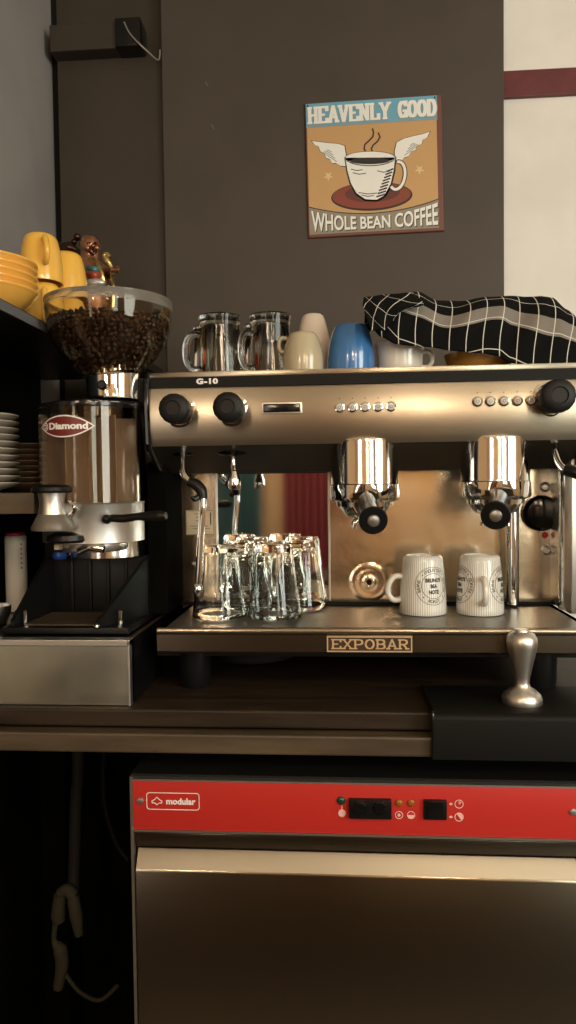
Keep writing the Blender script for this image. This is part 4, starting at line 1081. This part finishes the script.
# ------------------------------------------------------------------ shelves at the left
ZS = P(45,322,PX(45,322,-.46).y).z
sx1 = -.46
sh = thing('upper_shelf', 'black wall shelf at the left carrying yellow crockery', 'shelf', (XWL,1.2,ZS-.02))
MB().prism([(XWL+.001,.86),(sx1,.86),(sx1,1.31),(-.395,1.33),(-.395,1.62),(XWL+.001,1.62)],'z',ZS-.018,ZS).build('board', M['black'], sh, smooth=False, bevel=.001)
MB().box((sx1,.86,ZS-.016),(sx1+.0012,1.31,ZS-.002)).build('edge_band', mat('grey_edge',(.12,.12,.125),.5), sh, smooth=False)
zl = P(20,493,1.08).z; zl2 = P(20,514,1.08).z
lxx = P(34,500,1.08).x
ls = thing('lower_shelf', 'low dark brown shelf at the left under the saucer stacks', 'shelf', (XWL,1.25,zl2))
MB().box((XWL+.001,1.08,zl2),(lxx,1.60,zl),.002).build('board', M['wood_edge'], ls)

struct(MB().box((XWL,.86,zl2-.2),(XWL+.001,1.60,ZS-.018)).build('trim_9', M['blackmatte'], smooth=False))
# saucers
def saucer(m_, lab):
    o = MB().lathe([(0,0),(.030,0),(.034,.002),(.050,.006),(.068,.0125),(.071,.0150),(.0705,.0165),(.067,.0150),(.049,.0085),(.034,.0048),(.0,.0042)], (0,0,0), 56).build('saucer', m_, None, loc=(0,0,0), ang=60)
    return tag(o, lab, 'saucer', 'saucers stacked on the lower shelf')
s1 = saucer(M['saucer'], ''); s2 = saucer(M['saucerbrown'], '')
ORD = ['bottom','second','third','fourth','fifth','sixth','seventh','eighth','ninth','tenth','eleventh','twelfth']
n1 = 11
c = P(-40,450,1.16)
zt1 = P(0,411,1.10).z; zsh = zl+.0004
dz = (zt1-zsh-.0165)/(n1-1)
cols = [M['saucer']]
for i in range(n1):
    o = s1 if i == 0 else copy_tree(s1)
    o.location = (XWL+.0722, 1.155, zsh+i*dz)
    o['label'] = ('bottom' if i == 0 else 'topmost' if i == n1-1 else ORD[i]+' from the bottom')+' white saucer in the tall stack at the left edge'
n2 = 8
zt2 = P(30,443,1.27).z; dz2 = (zt2-zsh-.0165)/(n2-1)
for i in range(n2):
    o = s2 if i == 0 else copy_tree(s2)
    o.location = (P(30,470,1.33).x, 1.33, zsh+i*dz2)
    o['label'] = ('bottom' if i == 0 else 'topmost' if i == n2-1 else ORD[i]+' from the bottom')+' tan saucer in the stack next to the grinder'
# white can with red lid
c = P(16,560,1.33); base = (c.x,1.33,kz+.0015)
can = thing('white_canister', 'slim white canister with a red lid standing left of the grinder', 'canister', base)
zct = P(16,533,1.31).z-base[2]
MB().lathe([(0,0),(.0185,0),(.0195,.002),(.0195,zct-.008),(.018,zct-.006),(0,zct-.006)], base, 32).build('body', M['canwhite'], can)
MB().lathe([(0,zct-.006),(.0175,zct-.006),(.0178,zct-.001),(.0165,zct),(0,zct)], base, 32).build('lid', M['redplastic'], can)
mb = MB()
for i, zz_ in enumerate((.86,.80,.74,.68,.62,.56)):
    mb.box((base[0]+.0150,base[1]-.0132,base[2]+zct*zz_-.002),(base[0]+.0165,base[1]-.010,base[2]+zct*zz_+.001))
mb.build('red_lettering', M['redplastic'], can, smooth=False)
# dark steel bowl at the left border on the drawer box
c = P(-3,610,1.20); base = (c.x-.004,1.20,kz+.001)
tag(MB().lathe([(0,0),(.014,0),(.020,.006),(.026,.020),(.027,.032),(.0255,.032),(.0245,.020),(.018,.008),(0,.003)], base, 40).build('small_steel_bowl', M['alu'], None, loc=base), 'small steel bowl at the left border on the drawer box', 'bowl')

# yellow bowls
b0 = MB().lathe([(0,0),(.030,0),(.032,.003),(.036,.006),(.052,.013),(.068,.025),(.0765,.036),(.0785,.0385),(.0805,.0400),(.0805,.0420),(.0785,.0430),(.0750,.0395),(.066,.028),(.050,.017),(.034,.010),(0,.009)], (0,0,0), 72).build('yellow_bowl', M['yelloworange'], None, loc=(0,0,0), ang=60)
tag(b0, '', 'bowl', 'yellow bowls stacked on the upper shelf')
bl = ['bottom','second from the bottom','middle','second from the top','topmost']
cbx = P(-17,290,1.10).x
for i in range(5):
    o = b0 if i == 0 else copy_tree(b0)
    o.location = (cbx, 1.10, ZS+.0003+i*.0105); o['label'] = bl[i]+' orange-yellow bowl in the stack on the upper left shelf'
# yellow cups, upside down, two stacks
def ycup(x, Y, z, h, rt, rb, lab, ha, hook=True):
    c = P(x,300,Y); base = (c.x,Y,z)
    t = thing('yellow_cup', lab, 'cup', base, 'yellow cups upside down on the upper shelf')
    pf = [(rb-.003,.0005),(rb,0),(rb+.0003,.003)]+[(rb+(rt-rb)*(i/8)**2+.001*math.sin(PI*i/8), h*i/8*.86) for i in range(1,9)]
    pf += [(rt*.93,h*.93),(rt*.78,h*.98),(rt*.6,h),(0,h),(0,h-.004),(rt*.7,h-.006),(rt-.004,h*.84),(rb-.003,.0005)]
    MB().lathe(pf, base, 64).build('cup_body', M['yellow'], t, ang=60)
    if ha is not None:
        hb = MB(); handle(hb, ha, rb*.97, h*.34, h*.80, .020, .0052, r1=rt*1.02)
        bmesh.ops.translate(hb.b, verts=hb.b.verts, vec=Vector(base)); hb.build('handle', M['yellow'], t)
    return t
zc1 = P(44,283,1.28).z
ycup(45,1.285,ZS+.0004,zc1-ZS-.001,.027,.0345,'lower yellow cup upside down between the bowls and the hopper',-1.2)
ycup(42,1.285,zc1,P(42,230,1.26).z-zc1,.0300,.0375,'yellow cup upside down on top of another, handle facing the viewer',-1.0)
zc2 = P(66,300,1.37).z
ycup(67,1.36,ZS+.0004,zc2-ZS-.001,.031,.0385,'lower yellow cup upside down just behind the hopper rim',None)
t = ycup(67,1.36,zc2,P(66,250,1.34).z-zc2,.0300,.0375,'plain yellow cup upside down between the handled cup and the figurine',None)

# ------------------------------------------------------------------ laughing bronze figurine
YG = 1.45
fg = thing('bronze_figurine', 'small bronze laughing monk figurine with staff and sack behind the hopper', 'figurine', (P(92,300,YG).x,YG,ZS))
G = lambda x, y, dy=0: P(x, y-6, YG+dy)
pxm = YG/F
def skin(pts, edges, name, m_, parent, sub=2):
    me = bpy.data.meshes.new(name); b_ = BASE[parent.name]
    me.from_pydata([Vector(p[0])-b_ for p in pts], edges, []); me.materials.append(m_)
    o = bpy.data.objects.new(name, me); COL.objects.link(o); o.parent = parent; BASE[o.name] = b_
    sk = o.modifiers.new('skin','SKIN'); sk.use_smooth_shade = True
    for v, p in zip(me.skin_vertices[0].data, pts): v.radius = (p[1],p[1]*(p[2] if len(p)>2 else 1))
    me.skin_vertices[0].data[0].use_root = True
    ss = o.modifiers.new('sub','SUBSURF'); ss.levels = sub; ss.render_levels = sub
    return o
r_ = lambda q: q*pxm*1.22
bottom = Vector((G(92,300).x, YG, ZS+.002))
body = skin([((G(92,300).x,YG,ZS+.02),r_(18)),((G(92,305).x,YG,ZS+.06),r_(19)),(G(92,290),r_(16)),(G(90,276),r_(12)),(G(91,266),r_(6)),(G(91,257),r_(9.5)),(G(90.5,248),r_(10)),(G(90,241),r_(6.5)),
    (G(80,272),r_(6.5)),(G(75,284),r_(5.5)),(G(80,292,-.02),r_(4.5)),(G(87,293,-.035),r_(3)),
    (G(101,274),r_(5.5)),(G(107,281,-.01),r_(4.5)),(G(113,277,-.03),r_(3.6)),(G(115,275,-.035),r_(3.2))],
    [(0,1),(1,2),(2,3),(3,4),(4,5),(5,6),(6,7),(3,8),(8,9),(9,10),(10,11),(3,12),(12,13),(13,14),(14,15)], 'body', M['bronze'], fg)
# robe, belly, face details
MB().lathe([(0,0),(r_(24),0),(r_(25),.01),(r_(23),.05),(r_(17),.075),(0,.08)], (G(92,300).x,YG,ZS+.0005), 40, sx=1).build('robe_skirt', M['bronzedark'], fg)
MB().ball(G(90,287,.004), r_(13.5), (1,.75,1.25)).build('robe_back', M['bronzedark'], fg)
MB().ball(G(96,289,-.025), r_(10), (1,.7,1)).build('belly', M['bronze'], fg)
MB().tube([G(88,270,-.018),G(92,281,-.030),G(97,274,-.022)], r_(2.2), seg=12).build('necklace', M['bronze'], fg)
M['teal'] = mat('teal_enamel', (.05,.16,.19), .3); M['redenamel'] = mat('red_enamel_sash', (.28,.05,.03), .3); M['silver'] = mat('silver_cloth',(.55,.55,.56),.3,.6)
MB().tube([G(88,273.5,-.034),G(94,275.5,-.042),G(100,275,-.030)], [r_(2),r_(2.6),r_(2)], seg=12, flat=.7).build('teal_sash', M['teal'], fg)
MB().tube([G(88,280,-.042),G(94,281,-.050),G(100,281,-.040)], [r_(2.4),r_(3.2),r_(2.4)], seg=12, flat=.7).build('red_sash', M['redenamel'], fg)
MB().ball(G(95,289,-.046), r_(7.5), (1.15,.5,.5)).build('white_cloth', M['silver'], fg)
MB().tube([G(98,270,-.03),G(101,276,-.036),G(103,286,-.036),G(104,292,-.03)], r_(2), seg=10).build('robe_edge', M['gold'], fg)
for dx_ in (-3.4, 3.6): MB().ball(G(92+dx_,249,-.024+.003*abs(dx_)/3), r_(1.5), (1.3,.7,.6)).build('eye', M['bronzedark'], fg)
MB().ball(G(93,252,-.032), r_(2.0), (1,.9,.9)).build('nose', M['bronze'], fg)
MB().ball(G(87.5,254,-.024), r_(3)).ball(G(96.5,254,-.024), r_(3)).build('cheeks', M['bronze'], fg)
MB().tube([G(88.5,257,-.030),G(92.5,260,-.034),G(96.5,256.5,-.030)], [r_(.8),r_(1.6),r_(.8)], seg=10).build('mouth', M['bronzedark'], fg)
MB().ball(G(81.5,252,.0), r_(2.8), (.6,.8,1.6)).ball(G(99.5,252,.0), r_(2.4), (.6,.8,1.6)).build('ear', M['bronze'], fg)
for k in range(4):
    MB().tube([G(111.5+k*2.1,273.5,-.045),G(112+k*2.1,275.5,-.052),G(112+k*2.0,278,-.047)], r_(1.15), seg=8).build('finger', M['bronze'], fg)
MB().tube([G(112.5,279,-.04),G(112,285,-.03),G(113.5,300,-.02),(G(113,300).x,YG-.02,ZS+.01)], r_(1.7), seg=10).tube([G(113,277,-.045),G(110,270,-.05),G(107,266,-.05),G(104.5,262,-.05),G(107,260,-.05),G(109.5,264,-.05)], [r_(1.4),r_(1.6),r_(2.4),r_(2.0),r_(1.8),r_(2.6)], seg=10).build('staff', M['gold'], fg)
MB().tube([G(84,262,.01),G(77,257,.01),G(70,254,.012),G(64,256,.02),G(62,262,.03)], [r_(3),r_(2.2),r_(5),r_(6.5),r_(3)], seg=14).ball(G(77,243,.015),r_(3.2)).ball(G(74,248,.015),r_(2.6)).build('sack', M['bronzedark'], fg)
MB().box((G(92,300).x-.045,YG-.04,ZS+.0002),(G(92,300).x+.045,YG+.04,ZS+.006),.002).build('plinth', M['bronzedark'], fg)

# ------------------------------------------------------------------ tin sign
o_tl = P(305,104,YW-.005); o_tr = P(438,95,YW-.005); o_bl = P(308,237,YW-.005)
U = (o_tr-o_tl); Vv = (o_bl-o_tl); U.y = 0; Vv.y = 0
side = (U.length+Vv.length)/2; ux = U.normalized(); vz = Vector((ux.z,0,-ux.x))       # square, as tin signs are
Sg = o_tl
def S(zx, zy, lift=0.0):      # design coordinates: a 440 x 445 grid measured over the sign face
    u_ = ((zx-52)*445+(-22)*(zy-80))/(442*445+24*22); 
    v_ = ((zy-80)*442+24*(zx-52))/(442*445+24*22)
    q = Sg+ux*(u_*side)+vz*(v_*side); return Vector((q.x, YW-.0062-lift, q.z))
sg = thing('tin_sign', 'square retro tin sign with a winged coffee cup on the brown wall', 'sign', S(270,300))
def plate(mb, pts, l0, l1):
    n = len(pts); f3 = [S(x,y,l0) for x,y in pts]; b3 = [S(x,y,l1) for x,y in pts]
    mb._add(f3+b3, [tuple(range(n)), tuple(range(2*n-1,n-1,-1))]+[(i,(i+1)%n,n+(i+1)%n,n+i) for i in range(n)]); return mb
def ell(cx,cy,rx,ry,a0=0,a1=360,n=40,rot=0):
    o=[]
    for i in range(n+(0 if a1-a0==360 else 1)):
        t=math.radians(a0+(a1-a0)*i/n); x,y=rx*math.cos(t),ry*math.sin(t); c_,s_=math.cos(rot),math.sin(rot)
        o.append((cx+x*c_-y*s_, cy+x*s_+y*c_))
    return o
def strokes(mb, pts, wd, l0, l1):
    for i_,(A,B) in enumerate(zip(pts,pts[1:])):
        A=Vector(A);B=Vector(B);d=(B-A);l1=l1+1.2e-5
        if d.length<1e-6: continue
        d.normalize();nn=Vector((-d.y,d.x))*wd/2;e=d*wd*.25
        plate(mb,[tuple(A-e+nn),tuple(B+e+nn),tuple(B+e-nn),tuple(A-e-nn)],l0,l1)
    return mb
def u0(u): return 52+442*u
# body with rolled edges
mb = MB(); 
def SS(u,v,y): 
    q = Sg+ux*(u*side)+vz*(v*side); return Vector((q.x,y,q.z))
mb._add([SS(-.008,-.008,YW-.0005),SS(1.03,-.008,YW-.0005),SS(1.03,1.012,YW-.0005),SS(-.008,1.012,YW-.0005),SS(0,0,YW-.006),SS(1.022,0,YW-.006),SS(1.022,1.005,YW-.006),SS(0,1.005,YW-.006)],
    [(0,1,2,3),(7,6,5,4),(0,4,5,1),(1,5,6,2),(2,6,7,3),(3,7,4,0)])
mb.build('sign_plate', M['sign_edge'], sg, smooth=False, bevel=.0015)
fld = lambda u,v: (52+442*u+22*v, 80-24*u+445*v)
def R4(u0_,v0_,u1_,v1_): return [fld(u0_,v0_),fld(u1_,v0_),fld(u1_,v1_),fld(u0_,v1_)]
plate(MB(), R4(.01,.01,.985,.985), 0, .0004).build('tan_field', M['sign_tan'], sg, smooth=False)
plate(MB(), R4(.005,.005,.99,.175), .0004, .0007).build('blue_band', M['sign_blue'], sg, smooth=False)
strokes(MB(), [fld(.005,.18),fld(.99,.18)], 3, .0004,.0008).build('band_line', M['sign_shade'], sg, smooth=False)
def foot_top(u): return .775+.075*(1-(2*u-.98)**2)
ft = [fld(.012+.975*i/20, foot_top(i/20)) for i in range(21)]
plate(MB(), ft+[fld(.987,.985),fld(.012,.985)], .0004,.0007).build('grey_band', M['sign_grey'], sg, smooth=False)
strokes(MB(), ft, 3, .0007,.0010).build('footer_line', M['sign_black'], sg, smooth=False)
def SF(shx=0, shy=0):
    return lambda x,y,d: S(*(lambda f:(f[0]+shx,f[1]+shy))(fld(x, y)), .0010+d)
def word_top(txt,a,b,shift,m_,nm,l):
    mb=MB(); slab(mb,txt,a,b,lambda x:(.155,.028),lambda x,y,d: S(fld(x,y)[0]+shift,fld(x,y)[1]+shift,l+d),.026,depth=.0003,serif=.19)
    return mb
# slab() clamps between baseline and top; work on a flipped axis
def flip(fn): return lambda x,y,d: fn(x,-y,d)
for nm,m_,sh_,l in (('lettering_shadow',M['sign_shade'],3.0,.0008),('heading_letters',M['sign_white'],0,.0017)):
    mb=MB()
    slab(mb,'HEAVENLY',.018,.640,lambda x:(-.158,-.030),lambda x,y,d: S(fld(x,-y)[0]+sh_,fld(x,-y)[1]+sh_,l+d),.0275,depth=.0003,serif=.19)
    slab(mb,'GOOD',.700,.985,lambda x:(-.158,-.030),lambda x,y,d: S(fld(x,-y)[0]+sh_,fld(x,-y)[1]+sh_,l+d),.0285,depth=.0003,serif=.19)
    mb.build(nm,m_,sg,smooth=False)
vs, fs = text_mesh('WHOLE BEAN COFFEE', 1.0, ext=0.0, off=.022)
mxx = max(v.x for v in vs); mnx = min(v.x for v in vs); mny = min(v.y for v in vs); mxy = max(v.y for v in vs)
for nm,m_,sh_,l in (('footer_shadow',M['sign_black'],3.0,.0009),('footer_letters',M['sign_white'],0,.0012)):
    mb=MB(); pts=[]
    for v in vs:
        u = .025+.955*(v.x-mnx)/(mxx-mnx); tt = (v.y-mny)/(mxy-mny)
        top_ = foot_top((u-.012)/.975)+.022; bot_ = .965 if abs(u-.5)>.0 else .965
        vv = bot_+(top_-bot_)*tt
        x_,y_ = fld(u,vv); pts.append(S(x_+sh_,y_+sh_,l))
    mb._add(pts,fs); mb.build(nm,m_,sg,smooth=False,recalc=False)
# saucer
mb=MB(); plate(mb, ell(283,390,136,48,rot=-.04), .0005,.0009).build('saucer_outline', M['sign_black'], sg, smooth=False)
plate(MB(), ell(282,388,131,43,rot=-.04), .0009,.0012).build('saucer_art', M['sign_red'], sg, smooth=False)
plate(MB(), ell(285,380,92,30,rot=-.04), .0012,.0013).build('saucer_well', M['sign_darkred'], sg, smooth=False)
# wings
wl = [(78,205),(100,208),(130,212),(165,215),(188,222),(192,245),(200,290),(175,288),(160,278),(148,280),(140,265),(128,262),(120,245),(108,240),(100,222),(88,218)]
wr = [(358,270),(356,240),(362,212),(385,200),(415,192),(445,186),(470,178),(462,196),(448,204),(444,218),(430,222),(424,238),(410,242),(402,258),(388,262),(376,276)]
for w_ in (wl,wr):
    c_ = Vector((sum(p[0] for p in w_)/len(w_),sum(p[1] for p in w_)/len(w_)))
    ex = [tuple(c_+(Vector(p)-c_)*1.06) for p in w_]
    plate(MB(), ex, .0005,.0008).build('wing_outline', M['sign_black'], sg, smooth=False)
    wg = plate(MB(), w_, .0008,.0012).build('wing', M['sign_white'], sg, smooth=False)
    mb=MB()
    for k in range(4):
        a_ = Vector(w_[0 if w_ is wl else 6]); t_=.25+.17*k
        q = [tuple(c_*(1-t_*.5)+a_*(t_*.5)+Vector((0,-4+6*k))), tuple(c_*(.9-.1*k)+Vector(w_[6 if w_ is wl else 0])*(.1+.1*k)+Vector((0,6*k-6)))]
        strokes(mb,q,2.5,.0012,.0014)
    mb.build('feather_lines', M['sign_shade'], wg, smooth=False)
# cup
cup = [(192,262),(200,305),(212,345),(232,380),(262,400),(300,402),(325,388),(345,350),(354,305),(358,262)]
plate(MB(), [(188,260),(196,307),(208,348),(229,385),(261,406),(302,408),(331,392),(351,352),(360,307),(362,260)]+ell(275,262,86,22,0,-180,16), .0009,.0013).build('cup_outline', M['sign_black'], sg, smooth=False)
plate(MB(), ell(274,262,82,20)[:], .0013,.0016).build('cup_rim', M['sign_white'], sg, smooth=False)
plate(MB(), cup, .0013,.0016).build('cup_art', M['sign_white'], sg, smooth=False)
plate(MB(), ell(274,273,66,11), .0016,.0019).build('coffee_art', M['sign_black'], sg, smooth=False)
mb=MB()
strokes(mb, ell(275,262,82,27,10,170,16), 3, .0016,.0019)
for yy_, a_,b_ in ((300,212,250),(312,218,262),(306,300,340),(378,240,300),(386,250,290)):
    strokes(mb, [(a_,yy_),((a_+b_)/2,yy_+5),(b_,yy_+2)], 2.5,.0016,.0019)
for k in range(9):
    strokes(mb, [(352-k*3.2,300+k*10.5),(332-k*4.0,308+k*10.5)], 5, .0016,.0019)
mb.build('cup_shading', M['sign_black'], sg, smooth=False)
hx = ell(366,322,26,46,-100,120,24,rot=.12)
strokes(MB(), hx, 15, .0009,.0013).build('cup_handle_outline', M['sign_black'], sg, smooth=False)
strokes(MB(), hx, 9, .0013,.0017).build('cup_handle_art', M['sign_white'], sg, smooth=False)
mb=MB()
strokes(mb, [(262,245),(254,232),(256,218),(270,205),(282,192),(284,178),(280,166)], 5, .0006,.0010)
strokes(mb, [(284,246),(278,232),(284,220),(298,208),(306,194),(300,180)], 5, .0006,.0010)
mb.build('steam_art', M['sign_black'], sg, smooth=False)
for (cx_,cy_) in ((136,322),(440,302)):
    plate(MB(), [(cx_+(17 if i%2==0 else 7)*math.cos(PI/2*0+i*PI/5+.3), cy_+(17 if i%2==0 else 7)*math.sin(i*PI/5+.3)) for i in range(10)], .0005,.0008).build('star', M['sign_star'], sg, smooth=False)
for u,v in ((.02,.02),(.975,.02)):
    c = S(*fld(u,v),.001); MB().lathe([(0,.0012),(.0018,.0008),(.0022,0)], c, 14, rotX()).build('nail', M['sign_black'], sg)
